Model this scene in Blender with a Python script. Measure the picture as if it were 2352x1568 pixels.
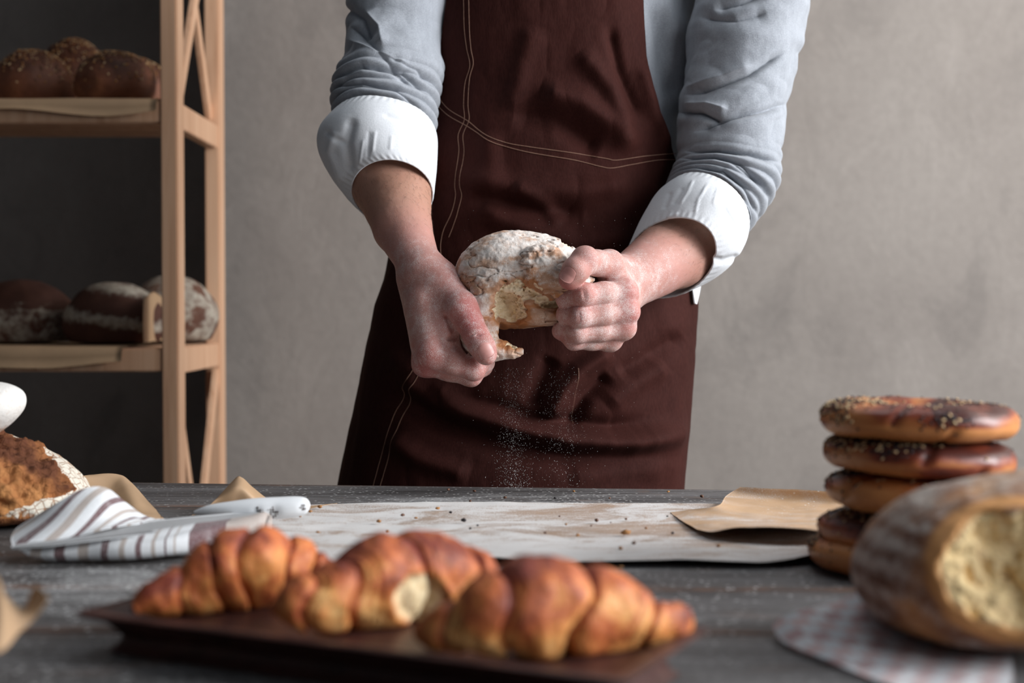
import bpy, bmesh, math, random
import numpy as np
from mathutils import Vector, Matrix

for _o in list(bpy.data.objects):
    bpy.data.objects.remove(_o)
SC = bpy.context.scene
COL = SC.collection
random.seed(4)

# ------------------------------------------------------------------ camera, world, lights, exposure
CAM_Z, PITCH, FPX = 0.94, math.atan(81 / 3267), 50 / 36 * 2352
cam_data = bpy.data.cameras.new('camera')
cam_data.lens = 50
cam_data.sensor_width = 36
cam_data.clip_start = 0.02
cam_data.dof.use_dof = True
cam_data.dof.focus_distance = 1.45
cam_data.dof.aperture_fstop = 4.5
cam_data.dof.aperture_blades = 0
cam = bpy.data.objects.new('camera', cam_data)
COL.objects.link(cam)
cam.location = (0, 0, CAM_Z)
cam.rotation_euler = (math.pi / 2 - PITCH, 0, 0)
SC.camera = cam
SC.view_settings.view_transform = 'Standard'
SC.view_settings.look = 'None'
SC.view_settings.gamma = 1
SC.view_settings.use_curve_mapping = False
SC.view_settings.exposure = 0.0

world = bpy.data.worlds.new('world')
SC.world = world
world.use_nodes = True
world.node_tree.nodes['Background'].inputs[0].default_value = (0.80, 0.88, 1.0, 1)
world.node_tree.nodes['Background'].inputs[1].default_value = 0.07


def area(name, loc, aim, size, power, col, size_y=None):
    d = bpy.data.lights.new(name, 'AREA')
    d.shape = 'RECTANGLE'
    d.size = size
    d.size_y = size_y or size
    d.energy = power
    d.color = col
    o = bpy.data.objects.new(name, d)
    COL.objects.link(o)
    o.location = loc
    o.rotation_euler = (Vector(aim) - Vector(loc)).to_track_quat('-Z', 'Y').to_euler()
    return o


area('window_daylight', (2.15, 0.80, 1.60), (0.0, 1.50, 0.98), 1.1, 90, (0.97, 0.98, 1.0), 1.3)
area('overhead_fill', (0.2, 1.75, 2.9), (0.0, 1.3, 0.8), 1.2, 10, (0.90, 0.95, 1.0), 0.9)  # added fill lamp above the table, not a source in the room
area('front_fill', (1.7, -0.35, 1.7), (0.0, 1.1, 0.85), 1.0, 16, (0.90, 0.95, 1.0))  # added fill from the right front, lifts baker and foreground bread
area('wall_fill', (1.9, 1.9, 2.3), (0.6, 2.85, 1.1), 0.9, 20, (1.0, 0.96, 0.91), 1.2)  # extra lamp added only to brighten the back wall


# ------------------------------------------------------------------ geometry toolkit
def P(u, v, Y):
    """point at depth Y seen at photo pixel (u, v)"""
    a, b = (u - 1176) / FPX, (784 - v) / FPX
    wy = math.cos(PITCH) + b * math.sin(PITCH)
    wz = -math.sin(PITCH) + b * math.cos(PITCH)
    s = Y / wy
    return np.array([a * s, Y, CAM_Z + wz * s])


def T(u, v, z):
    """point on the horizontal plane z seen at photo pixel (u, v)"""
    a, b = (u - 1176) / FPX, (784 - v) / FPX
    wy = math.cos(PITCH) + b * math.sin(PITCH)
    wz = -math.sin(PITCH) + b * math.cos(PITCH)
    s = (z - CAM_Z) / wz
    return np.array([a * s, wy * s, z])


def proj(p):
    p = np.asarray(p, float)
    x, y, z = p[..., 0], p[..., 1], p[..., 2] - CAM_Z
    c, s = math.cos(PITCH), math.sin(PITCH)
    f = y * c - z * s
    up = y * s + z * c
    return 1176 + FPX * x / f, 784 - FPX * up / f


_rs = np.random.RandomState(7)
_LAT = _rs.rand(4, 32, 32, 32).astype(np.float32)


def vn(p, freq=1.0, seed=0):
    """smooth value noise, 0..1, on an (...,3) array"""
    q = np.asarray(p, np.float32) * freq + np.array([13.7, 5.3, 21.1], np.float32) * (seed + 1)
    i = np.floor(q).astype(np.int32)
    f = q - i
    f = f * f * (3 - 2 * f)
    L = _LAT[seed % 4]
    x0, y0, z0 = i[..., 0] & 31, i[..., 1] & 31, i[..., 2] & 31
    x1, y1, z1 = (x0 + 1) & 31, (y0 + 1) & 31, (z0 + 1) & 31
    fx, fy, fz = f[..., 0], f[..., 1], f[..., 2]
    a = L[x0, y0, z0] * (1 - fx) + L[x1, y0, z0] * fx
    b = L[x0, y1, z0] * (1 - fx) + L[x1, y1, z0] * fx
    c = L[x0, y0, z1] * (1 - fx) + L[x1, y0, z1] * fx
    d = L[x0, y1, z1] * (1 - fx) + L[x1, y1, z1] * fx
    return (a * (1 - fy) + b * fy) * (1 - fz) + (c * (1 - fy) + d * fy) * fz


def fbm(p, freq=1.0, seed=0, octs=4, gain=0.5):
    t, a, n = 0, 1.0, 0
    for k in range(octs):
        t = t + a * vn(p, freq * 2 ** k, seed + k)
        n += a
        a *= gain
    return t / n


def sst(x, a, b):
    t = np.clip((x - a) / (b - a), 0, 1)
    return t * t * (3 - 2 * t)


def smin(a, b, k):
    h = np.clip(k - np.abs(a - b), 0, None) / np.maximum(k, 1e-6)
    return np.minimum(a, b) - h * h * k * 0.25


class Field:
    """a signed distance field on a grid: smooth unions and cuts, then a quad surface"""

    def __init__(s, lo, hi, res):
        s.lo, s.res = np.array(lo, float), res
        s.n = np.ceil((np.array(hi, float) - s.lo) / res).astype(int) + 1
        s.ax = [(s.lo[i] + res * np.arange(s.n[i])).astype(np.float32) for i in range(3)]
        s.d = np.full(tuple(s.n), 1.0, np.float32)

    def box(s, lo, hi):
        a = np.clip(np.floor((np.array(lo) - s.lo) / s.res).astype(int), 0, s.n)
        b = np.clip(np.ceil((np.array(hi) - s.lo) / s.res).astype(int) + 1, 0, s.n)
        return tuple(slice(a[i], b[i]) for i in range(3))

    def grid(s, sl):
        return s.ax[0][sl[0]][:, None, None], s.ax[1][sl[1]][None, :, None], s.ax[2][sl[2]][None, None, :]

    def pts(s, sl):
        g = s.grid(sl)
        return np.stack(np.broadcast_arrays(*g), -1)

    def cap_d(s, sl, a, b, ra, rb):
        X, Y, Z = s.grid(sl)
        a, b = np.asarray(a, float), np.asarray(b, float)
        ab = b - a
        L = max(float(ab @ ab), 1e-12)
        t = np.clip(((X - a[0]) * ab[0] + (Y - a[1]) * ab[1] + (Z - a[2]) * ab[2]) / L, 0, 1)
        dx, dy, dz = X - a[0] - t * ab[0], Y - a[1] - t * ab[1], Z - a[2] - t * ab[2]
        return np.sqrt(dx * dx + dy * dy + dz * dz) - (ra + (rb - ra) * t)

    def cap(s, a, b, ra, rb, k=0.004, m=None):
        a, b = np.asarray(a, float), np.asarray(b, float)
        r = max(ra, rb) + k + 3 * s.res
        sl = s.box(np.minimum(a, b) - r, np.maximum(a, b) + r)
        s.d[sl] = smin(s.d[sl], s.cap_d(sl, a, b, ra, rb), k)

    def chain(s, pts, rad, kin=0.004, k0=0.008, k1=0.001, fall=0.02):
        """a finger: a chain of tapered capsules, blended strongly near its root and hardly beyond"""
        pts = [np.asarray(p, float) for p in pts]
        r = max(rad) + 0.014
        sl = s.box(np.min(pts, 0) - r, np.max(pts, 0) + r)
        f = None
        for i in range(len(pts) - 1):
            c = s.cap_d(sl, pts[i], pts[i + 1], rad[i], rad[i + 1])
            f = c if f is None else smin(f, c, kin)
        X, Y, Z = s.grid(sl)
        dr = np.sqrt((X - pts[0][0]) ** 2 + (Y - pts[0][1]) ** 2 + (Z - pts[0][2]) ** 2)
        k = k1 + (k0 - k1) * (1 - sst(dr, rad[0] * 0.7, rad[0] * 0.7 + fall))
        s.d[sl] = smin(s.d[sl], f, k)

    def ell_d(s, sl, c, r, rot=None):
        p = s.pts(sl) - np.asarray(c, np.float32)
        if rot is not None:
            p = p @ np.array(rot, np.float32)
        q = p / np.array(r, np.float32)
        k0 = np.sqrt((q * q).sum(-1))
        k1 = np.sqrt(((q / np.array(r, np.float32)) ** 2).sum(-1))
        return (k0 * (k0 - 1) / np.maximum(k1, 1e-6)).astype(np.float32)

    def ell(s, c, r, rot=None, k=0.004):
        m = max(r) + k + 3 * s.res
        sl = s.box(np.array(c) - m, np.array(c) + m)
        s.d[sl] = smin(s.d[sl], s.ell_d(sl, c, r, rot), k)

    def cut(s, fn, lo=None, hi=None, k=0.003):
        sl = s.box(lo, hi) if lo is not None else s.box(s.lo, s.lo + s.n * s.res)
        d = fn(s, sl)
        s.d[sl] = -smin(-s.d[sl], d, k)

    def cutcap(s, a, b, ra, rb, k=0.002):
        a, b = np.asarray(a, float), np.asarray(b, float)
        r = max(ra, rb) + k + 3 * s.res
        s.cut(lambda f, sl: f.cap_d(sl, a, b, ra, rb), np.minimum(a, b) - r, np.maximum(a, b) + r, k)

    def add(s, fn):
        sl = s.box(s.lo, s.lo + s.n * s.res)
        near = np.abs(s.d) < 0.02
        idx = np.nonzero(near)
        p = np.stack([s.ax[i][idx[i]] for i in range(3)], -1)
        s.d[idx] += fn(p).astype(np.float32)

    def sample(s, arr, p):
        q = (np.asarray(p) - s.lo) / s.res
        i = np.clip(np.floor(q).astype(int), 0, np.array(arr.shape) - 2)
        f = q - i
        r = 0
        for dx in (0, 1):
            for dy in (0, 1):
                for dz in (0, 1):
                    w = (f[:, 0] if dx else 1 - f[:, 0]) * (f[:, 1] if dy else 1 - f[:, 1]) * (f[:, 2] if dz else 1 - f[:, 2])
                    r = r + w * arr[i[:, 0] + dx, i[:, 1] + dy, i[:, 2] + dz]
        return r

    def mesh(s, smooth=1):
        d = s.d.copy()
        for q in range(3):
            for e_ in (0, -1):
                ix = [slice(None)] * 3
                ix[q] = e_
                d[tuple(ix)] = np.maximum(d[tuple(ix)], s.res * 0.5)
        S = d < 0
        nx, ny, nz = d.shape
        cnt = np.zeros((nx - 1, ny - 1, nz - 1), np.int8)
        for dx in (0, 1):
            for dy in (0, 1):
                for dz in (0, 1):
                    cnt += S[dx:nx - 1 + dx, dy:ny - 1 + dy, dz:nz - 1 + dz]
        act = (cnt > 0) & (cnt < 8)
        cells = np.argwhere(act)
        idx = np.full(act.shape, -1, np.int64)
        idx[act] = np.arange(len(cells))
        acc = np.zeros((len(cells), 3))
        num = np.zeros(len(cells))
        C = [(0, 0, 0), (1, 0, 0), (0, 1, 0), (1, 1, 0), (0, 0, 1), (1, 0, 1), (0, 1, 1), (1, 1, 1)]
        val = [d[cells[:, 0] + c[0], cells[:, 1] + c[1], cells[:, 2] + c[2]] for c in C]
        for i in range(8):
            for j in range(i + 1, 8):
                if sum(abs(C[i][q] - C[j][q]) for q in range(3)) != 1:
                    continue
                a, b = val[i], val[j]
                m = (a < 0) != (b < 0)
                t = np.where(m, a / np.where(m, a - b, 1), 0)
                for q in range(3):
                    acc[:, q] += np.where(m, C[i][q] + t * (C[j][q] - C[i][q]), 0)
                num += m
        V = (cells + acc / num[:, None]) * s.res + s.lo
        F = []
        for ax in range(3):
            o = [q for q in range(3) if q != ax]
            A = [slice(None)] * 3
            B = [slice(None)] * 3
            A[ax] = slice(0, -1)
            B[ax] = slice(1, None)
            for q in o:
                A[q] = slice(1, -1)
                B[q] = slice(1, -1)
            s0, s1 = S[tuple(A)], S[tuple(B)]
            e = np.argwhere(s0 != s1)
            sg = s0[s0 != s1]
            base = e.copy()
            for q in o:
                base[:, q] += 1
            c = []
            for da, db in ((1, 1), (0, 1), (0, 0), (1, 0)):
                g = base.copy()
                g[:, o[0]] -= da
                g[:, o[1]] -= db
                c.append(idx[g[:, 0], g[:, 1], g[:, 2]])
            q4 = np.stack(c, 1)
            flip = sg if ax != 1 else ~sg
            q4[~flip] = q4[~flip][:, ::-1]
            F.append(q4)
        F = np.concatenate(F)
        F = F[(F >= 0).all(1)]
        for _ in range(smooth):
            V = lap(V, F)
        return V, F


def lap(V, F, w=0.5):
    acc = np.zeros_like(V)
    n = np.zeros(len(V))
    for i in range(4):
        a, b = F[:, i], F[:, (i + 1) % 4]
        for q in range(3):
            acc[:, q] += np.bincount(a, V[b, q], len(V)) + np.bincount(b, V[a, q], len(V))
        n += np.bincount(a, minlength=len(V)) + np.bincount(b, minlength=len(V))
    return V * (1 - w) + w * acc / np.maximum(n, 1)[:, None]


def vnormals(V, F):
    a, b, c, d = (V[F[:, i]] for i in range(4))
    n = np.cross(c - a, d - b)
    out = np.zeros_like(V)
    for i in range(4):
        for q in range(3):
            out[:, q] += np.bincount(F[:, i], n[:, q], len(V))
    return out / np.maximum(np.linalg.norm(out, axis=1), 1e-12)[:, None]


# ------------------------------------------------------------------ objects and tags
def mk(name, V, F, mat=None, parent=None, attrs=None, uv=None, smooth=True, loc=None):
    V = np.asarray(V, float)
    me = bpy.data.meshes.new(name)
    if loc is not None:
        V = V - np.asarray(loc)
    if isinstance(F, np.ndarray) and F.ndim == 2:
        nf, k = F.shape
        me.vertices.add(len(V))
        me.vertices.foreach_set('co', V.astype(np.float32).ravel())
        me.loops.add(nf * k)
        me.loops.foreach_set('vertex_index', F.astype(np.int32).ravel())
        me.polygons.add(nf)
        me.polygons.foreach_set('loop_start', np.arange(0, nf * k, k, dtype=np.int32))
        me.update(calc_edges=True)
    else:
        me.from_pydata([tuple(p) for p in V], [], [tuple(int(i) for i in f) for f in F])
    me.validate()
    if smooth:
        me.polygons.foreach_set('use_smooth', np.ones(len(me.polygons), bool))
    for k, v in (attrs or {}).items():
        a = me.attributes.new(k, 'FLOAT', 'POINT')
        a.data.foreach_set('value', np.clip(np.asarray(v, np.float32), -10, 10).ravel())
    if uv is not None:
        ul = me.uv_layers.new(name='UVMap')
        li = np.empty(len(me.loops), np.int32)
        me.loops.foreach_get('vertex_index', li)
        ul.data.foreach_set('uv', np.asarray(uv, np.float32)[li].ravel())
    if mat is not None:
        me.materials.append(mat)
    o = bpy.data.objects.new(name, me)
    COL.objects.link(o)
    if loc is not None:
        o.location = tuple(loc)
    if parent is not None:
        attach(o, parent)
    return o


def wmat(o):
    m = Matrix.LocRotScale(o.location, o.rotation_euler, o.scale)
    return wmat(o.parent) @ o.matrix_parent_inverse @ m if o.parent else m


def attach(o, parent):
    o.parent = parent
    o.matrix_parent_inverse = wmat(parent).inverted()


def tag(o, label=None, cat=None, group=None, kind=None):
    for k, v in (('label', label), ('category', cat), ('group', group), ('kind', kind)):
        if v:
            o[k] = v
    return o


def empty(name, loc, label, cat, group=None):
    o = bpy.data.objects.new(name, None)
    o.empty_display_size = 0.05
    COL.objects.link(o)
    o.location = tuple(loc)
    return tag(o, label, cat, group)


def gridmesh(Pg, closed_u=False):
    """(n,m,3) array of points -> V, F"""
    n, m = Pg.shape[:2]
    V = Pg.reshape(-1, 3)
    i = np.arange(n if closed_u else n - 1)
    j = np.arange(m - 1)
    I, J = np.meshgrid(i, j, indexing='ij')
    I2 = (I + 1) % n
    F = np.stack([I * m + J, I2 * m + J, I2 * m + J + 1, I * m + J + 1], -1).reshape(-1, 4)
    return V, F


def catmull(K, ts):
    """values K (n,...) at parameters ts in 0..n-1"""
    K = np.asarray(K, float)
    n = len(K)
    ts = np.clip(ts, 0, n - 1 - 1e-9)
    i = np.floor(ts).astype(int)
    f = (ts - i).reshape((-1,) + (1,) * (K.ndim - 1))
    g = lambda j: K[np.clip(j, 0, n - 1)]
    p0, p1, p2, p3 = g(i - 1), g(i), g(i + 1), g(i + 2)
    return 0.5 * (2 * p1 + (p2 - p0) * f + (2 * p0 - 5 * p1 + 4 * p2 - p3) * f ** 2 + (3 * p1 - p0 - 3 * p2 + p3) * f ** 3)


def loft(secs, nu, nv, power=1.0):
    """closed tube through sections (L, R, Y, ry, (tu,tv)); returns points (nv,nu,3) and the frame"""
    C, A, B = [], [], []
    for (L, R, Y, ry, t) in secs:
        pl, pr = P(L[0], L[1], Y), P(R[0], R[1], Y)
        c = (pl + pr) / 2
        tt = P(1176 + t[0], 784 + t[1], Y) - P(1176, 784, Y)
        C.append(c)
        A.append((pr - pl) / 2)
        B.append(np.array([tt[0], -ry, tt[2]]))
    ts = np.linspace(0, len(secs) - 1, nv)
    C, A, B = catmull(C, ts), catmull(A, ts), catmull(B, ts)
    th = np.linspace(0, 2 * math.pi, nu, endpoint=False)
    c, s = np.cos(th), np.sin(th)
    Q = C[:, None] + A[:, None] * c[None, :, None] + B[:, None] * s[None, :, None]
    return Q, ts, th


def tube_normals(Q):
    """outward normals of a (nv,nu,3) tube closed in nu"""
    du = np.roll(Q, -1, 1) - np.roll(Q, 1, 1)
    dv = np.gradient(Q, axis=0)
    n = np.cross(dv, du)
    n /= np.maximum(np.linalg.norm(n, axis=-1, keepdims=True), 1e-12)
    c = Q.mean(1, keepdims=True)
    sgn = np.sign(((Q - c) * n).sum(-1).mean())
    return n * sgn


def polyd(u, v, pl):
    """distance from points to a polyline and the parameter 0..1 along it"""
    best = np.full(np.shape(u), 1e9)
    par = np.zeros(np.shape(u))
    seg = [math.dist(pl[i], pl[i + 1]) for i in range(len(pl) - 1)]
    tot, acc = sum(seg), 0
    for i in range(len(pl) - 1):
        (ax, ay), (bx, by) = pl[i], pl[i + 1]
        L = seg[i] ** 2
        t = np.clip(((u - ax) * (bx - ax) + (v - ay) * (by - ay)) / L, 0, 1)
        d = np.hypot(u - ax - t * (bx - ax), v - ay - t * (by - ay))
        m = d < best
        best = np.where(m, d, best)
        par = np.where(m, (acc + t * seg[i]) / tot, par)
        acc += seg[i]
    return best, par


def tube(path, rad, n=10, cap=True):
    """a round tube along points; rad a number or a list"""
    path = np.asarray(path, float)
    rad = np.broadcast_to(np.asarray(rad, float), (len(path),))
    tan = np.gradient(path, axis=0)
    tan /= np.maximum(np.linalg.norm(tan, axis=1, keepdims=True), 1e-12)
    up = np.array([0, 0, 1.0]) if abs(tan[0][2]) < 0.9 else np.array([1.0, 0, 0])
    V = []
    for p, t, r in zip(path, tan, rad):
        a = np.cross(t, up)
        a /= max(np.linalg.norm(a), 1e-9)
        b = np.cross(a, t)
        up = b
        for k in range(n):
            w = 2 * math.pi * k / n
            V.append(p + r * (a * math.cos(w) + b * math.sin(w)))
    F = []
    m = len(path)
    for i in range(m - 1):
        for k in range(n):
            F.append((i * n + k, i * n + (k + 1) % n, (i + 1) * n + (k + 1) % n, (i + 1) * n + k))
    if cap:
        F.append(tuple(range(n))[::-1])
        F.append(tuple((m - 1) * n + k for k in range(n)))
    return V, F


def join(parts):
    V, F, o = [], [], 0
    for v, f in parts:
        v = np.asarray(v, float).reshape(-1, 3)
        V.append(v)
        F += [tuple(int(i) + o for i in q) for q in f]
        o += len(v)
    return np.concatenate(V), F


def box(cx, cy, cz, sx, sy, sz, bev=0.0, rot=None):
    bm = bmesh.new()
    bmesh.ops.create_cube(bm, size=1)
    bmesh.ops.scale(bm, vec=(sx, sy, sz), verts=bm.verts)
    if bev:
        bmesh.ops.bevel(bm, geom=bm.edges[:], offset=bev, segments=2, affect='EDGES')
    if rot is not None:
        bmesh.ops.rotate(bm, cent=(0, 0, 0), matrix=rot, verts=bm.verts)
    bmesh.ops.translate(bm, vec=(cx, cy, cz), verts=bm.verts)
    bm.verts.index_update()
    V = [tuple(v.co) for v in bm.verts]
    F = [tuple(v.index for v in f.verts) for f in bm.faces]
    bm.free()
    return V, F


def bar(a, b, w, d, bev=0.001, side=(1, 0, 0)):
    """a square bar from a to b, w across 'side' and d across the other way"""
    a, b = np.asarray(a, float), np.asarray(b, float)
    t = b - a
    L = np.linalg.norm(t)
    t = t / L
    s = np.asarray(side, float)
    s = s - t * (s @ t)
    s /= np.linalg.norm(s)
    q = np.cross(t, s)
    V, F = box(0, 0, 0, w, d, L, bev)
    M = np.stack([s, q, t], 1)
    return np.asarray(V) @ M.T + (a + b) / 2, F


def sheet(Pg, thick=0.0006):
    """a grid of points -> a closed thin sheet with real thickness"""
    du = np.gradient(Pg, axis=0)
    dv = np.gradient(Pg, axis=1)
    n = np.cross(du, dv)
    n /= np.maximum(np.linalg.norm(n, axis=-1, keepdims=True), 1e-12)
    a, F = gridmesh(Pg + n * thick / 2)
    b, _ = gridmesh(Pg - n * thick / 2)
    N = len(a)
    m0, m1 = Pg.shape[:2]
    rim = [i * m1 for i in range(m0)] + [(m0 - 1) * m1 + j for j in range(1, m1)] + [i * m1 + m1 - 1 for i in range(m0 - 2, -1, -1)] + [j for j in range(m1 - 2, 0, -1)]
    R = [(rim[i], rim[(i + 1) % len(rim)], rim[(i + 1) % len(rim)] + N, rim[i] + N) for i in range(len(rim))]
    F2 = F[:, ::-1] + N
    return np.concatenate([a, b]), np.concatenate([F, F2, np.array(R)])


# ------------------------------------------------------------------ materials
class NT:
    def __init__(s, name):
        s.m = bpy.data.materials.new(name)
        s.m.use_nodes = True
        s.t = s.m.node_tree
        s.b = s.t.nodes['Principled BSDF']
        s.co = s.t.nodes.new('ShaderNodeTexCoord').outputs['Object']

    def n(s, typ, ins=None, **pr):
        x = s.t.nodes.new('ShaderNode' + typ)
        for k, v in pr.items():
            setattr(x, k, v)
        for k, v in (ins or {}).items():
            s.put(x.inputs[k], v)
        return x

    def put(s, sock, v):
        if isinstance(v, bpy.types.NodeSocket):
            s.t.links.new(v, sock)
        elif isinstance(v, (tuple, list)) and len(v) == 3 and sock.type == 'RGBA':
            sock.default_value = (*v, 1)
        else:
            sock.default_value = v

    def map(s, scale=(1, 1, 1), rot=(0, 0, 0), loc=(0, 0, 0), src=None):
        return s.n('Mapping', {'Vector': src or s.co, 'Scale': scale, 'Rotation': rot, 'Location': loc}).outputs[0]

    def noise(s, scale, detail=4, rough=0.55, vec=None, dist=0.0):
        return s.n('TexNoise', {'Vector': vec or s.co, 'Scale': scale, 'Detail': detail, 'Roughness': rough, 'Distortion': dist}).outputs[0]

    def vor(s, scale, vec=None, feature='F1', out=0, rnd=1.0):
        return s.n('TexVoronoi', {'Vector': vec or s.co, 'Scale': scale, 'Randomness': rnd}, feature=feature).outputs[out]

    def ramp(s, fac, stops, interp='LINEAR'):
        r = s.n('ValToRGB', {'Fac': fac})
        e = r.color_ramp.elements
        r.color_ramp.interpolation = interp
        while len(e) < len(stops):
            e.new(0.5)
        for el, (p, c) in zip(e, stops):
            el.position = p
            el.color = (*c, 1) if isinstance(c, (tuple, list)) else (c, c, c, 1)
        return r.outputs[0]

    def math(s, op, a, b=0.0, clamp=False):
        x = s.n('Math', {0: a, 1: b}, operation=op, use_clamp=clamp)
        return x.outputs[0]

    def mix(s, f, a, b, mode='MIX'):
        x = s.n('Mix', {}, data_type='RGBA', blend_type=mode)
        s.put(x.inputs[0], f)
        s.put(x.inputs[6], a)
        s.put(x.inputs[7], b)
        return x.outputs[2]

    def attr(s, name):
        return s.n('Attribute', {}, attribute_name=name).outputs['Fac']

    def rng(s, v, a, b, c=0.0, d=1.0):
        return s.n('MapRange', {0: v, 1: a, 2: b, 3: c, 4: d}).outputs[0]

    def bump(s, h, strength=0.3, dist=0.001, normal=None):
        ins = {'Height': h, 'Strength': strength, 'Distance': dist}
        if normal is not None:
            ins['Normal'] = normal
        return s.n('Bump', ins).outputs[0]

    def out(s, col=None, rough=None, normal=None, **kw):
        if col is not None:
            s.put(s.b.inputs['Base Color'], col)
        if rough is not None:
            s.put(s.b.inputs['Roughness'], rough)
        if normal is not None:
            s.put(s.b.inputs['Normal'], normal)
        for k, v in kw.items():
            s.put(s.b.inputs[k.replace('_', ' ')], v)
        return s.m


def m_concrete():
    t = NT('concrete_plaster')
    big = t.noise(1.7, 5, 0.6)
    mid = t.noise(6.0, 6, 0.65, t.map((1, 1, 0.6)), 0.6)
    fine = t.noise(60, 4, 0.6)
    c = t.ramp(big, [(0.25, (0.225, 0.198, 0.180)), (0.5, (0.275, 0.245, 0.222)), (0.75, (0.32, 0.288, 0.262))])
    c = t.mix(t.rng(mid, 0.30, 0.47, 0.34, 0.0), c, (0.10, 0.09, 0.085))
    c = t.mix(t.rng(mid, 0.56, 0.72, 0.0, 0.30), c, (0.40, 0.36, 0.33))
    c = t.mix(t.rng(fine, 0.35, 0.65, 0.10, 0.0), c, (0.08, 0.07, 0.065))
    return t.out(c, 0.85, t.bump(t.math('ADD', mid, t.math('MULTIPLY', fine, 0.2)), 0.35, 0.01), Specular_IOR_Level=0.3)


def m_pine(name='pine_wood', tint=(1, 1, 1)):
    t = NT(name)
    v = t.map((22, 22, 1.3))
    g = t.noise(2.2, 5, 0.6, v, 0.8)
    k = t.vor(2.6, t.map((5, 5, 1.6)))
    a = lambda c: tuple(c[i] * tint[i] for i in range(3))
    c = t.ramp(g, [(0.25, a((0.50, 0.27, 0.155))), (0.5, a((0.66, 0.395, 0.245))), (0.8, a((0.74, 0.49, 0.325)))])
    c = t.mix(t.rng(k, 0.0, 0.16, 0.6, 0.0), c, a((0.33, 0.14, 0.07)))
    return t.out(c, 0.55, t.bump(g, 0.15, 0.002))


def m_table():
    t = NT('weathered_grey_planks')
    grain = t.noise(3.0, 8, 0.7, t.map((3.0, 55, 55)), 0.7)
    broad = t.noise(2.5, 4, 0.5, t.map((1.2, 6, 6)))
    knot = t.noise(9, 3, 0.5, t.map((0.8, 2, 2)), 1.5)
    c = t.ramp(grain, [(0.28, (0.030, 0.027, 0.027)), (0.44, (0.105, 0.100, 0.099)), (0.58, (0.185, 0.180, 0.182)), (0.80, (0.29, 0.285, 0.288))])
    c = t.mix(t.rng(broad, 0.38, 0.62, 0.72, 0.0), c, (0.030, 0.027, 0.027))
    c = t.mix(t.rng(knot, 0.60, 0.75, 0.0, 0.55), c, (0.20, 0.12, 0.085))
    c = t.mix(t.math('MULTIPLY', t.attr('wear'), t.rng(t.noise(30, 4, 0.6, t.map((1, 8, 8))), 0.35, 0.6)), c, (0.24, 0.13, 0.085))
    # flour lying on the wood
    f = t.noise(11, 6, 0.72, t.map((0.7, 2.4, 1)), 0.4)
    sp = t.noise(420, 2, 0.5)
    sp2 = t.vor(150)
    fl = t.attr('flour')
    m = t.rng(t.math('ADD', t.math('ADD', f, t.math('MULTIPLY', sp, 0.35)), fl), 0.84, 1.16, 0.0, 0.80)
    c = t.mix(m, c, (0.60, 0.60, 0.60))
    s2 = t.math('MULTIPLY', t.rng(sp2, 0.12, 0.26, 1.0, 0.0), t.rng(t.math('ADD', f, fl), 0.38, 0.62, 0.0, 0.85))
    c = t.mix(s2, c, (0.72, 0.72, 0.71))
    return t.out(c, t.rng(m, 0, 1, 0.55, 0.9), t.bump(t.math('ADD', grain, t.math('MULTIPLY', sp, 0.3)), 0.5, 0.002), Specular_IOR_Level=0.35)


def m_paper(name, col, flour=False):
    t = NT(name)
    n1 = t.noise(7, 4, 0.6)
    fib = t.noise(160, 3, 0.5, t.map((1, 3, 1)))
    c = t.mix(t.rng(n1, 0.35, 0.65), tuple(x * 0.86 for x in col), tuple(min(1, x * 1.12) for x in col))
    c = t.mix(t.rng(fib, 0.3, 0.7, 0.0, 0.25), c, tuple(x * 0.8 for x in col))
    r = 0.6
    if flour:
        f = t.math('ADD', t.math('MULTIPLY', t.math('SUBTRACT', t.noise(15, 8, 0.72, t.map((0.7, 1.3, 1)), 0.8), 0.5), 1.9), 0.52)
        sp = t.noise(620, 3, 0.7)
        fl = t.attr('flour')
        s = t.math('ADD', t.math('ADD', f, t.math('MULTIPLY', t.noise(900, 2, 0.5), 0.85)), fl)
        m = t.rng(s, 1.04, 1.26, 0.0, 0.90)
        m2 = t.rng(s, 0.74, 1.14, 0.0, 0.45)
        c = t.mix(m2, c, (0.58, 0.54, 0.52))
        c = t.mix(m, c, (0.78, 0.77, 0.76))
        d = t.vor(170)
        c = t.mix(t.math('MULTIPLY', t.rng(d, 0.08, 0.2, 1, 0), t.rng(t.noise(30), 0.45, 0.6)), c, (0.8, 0.8, 0.79))
    return t.out(c, r, t.bump(t.math('ADD', n1, t.math('MULTIPLY', fib, 0.15)), 0.25, 0.002), Transmission_Weight=0.0)


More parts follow.
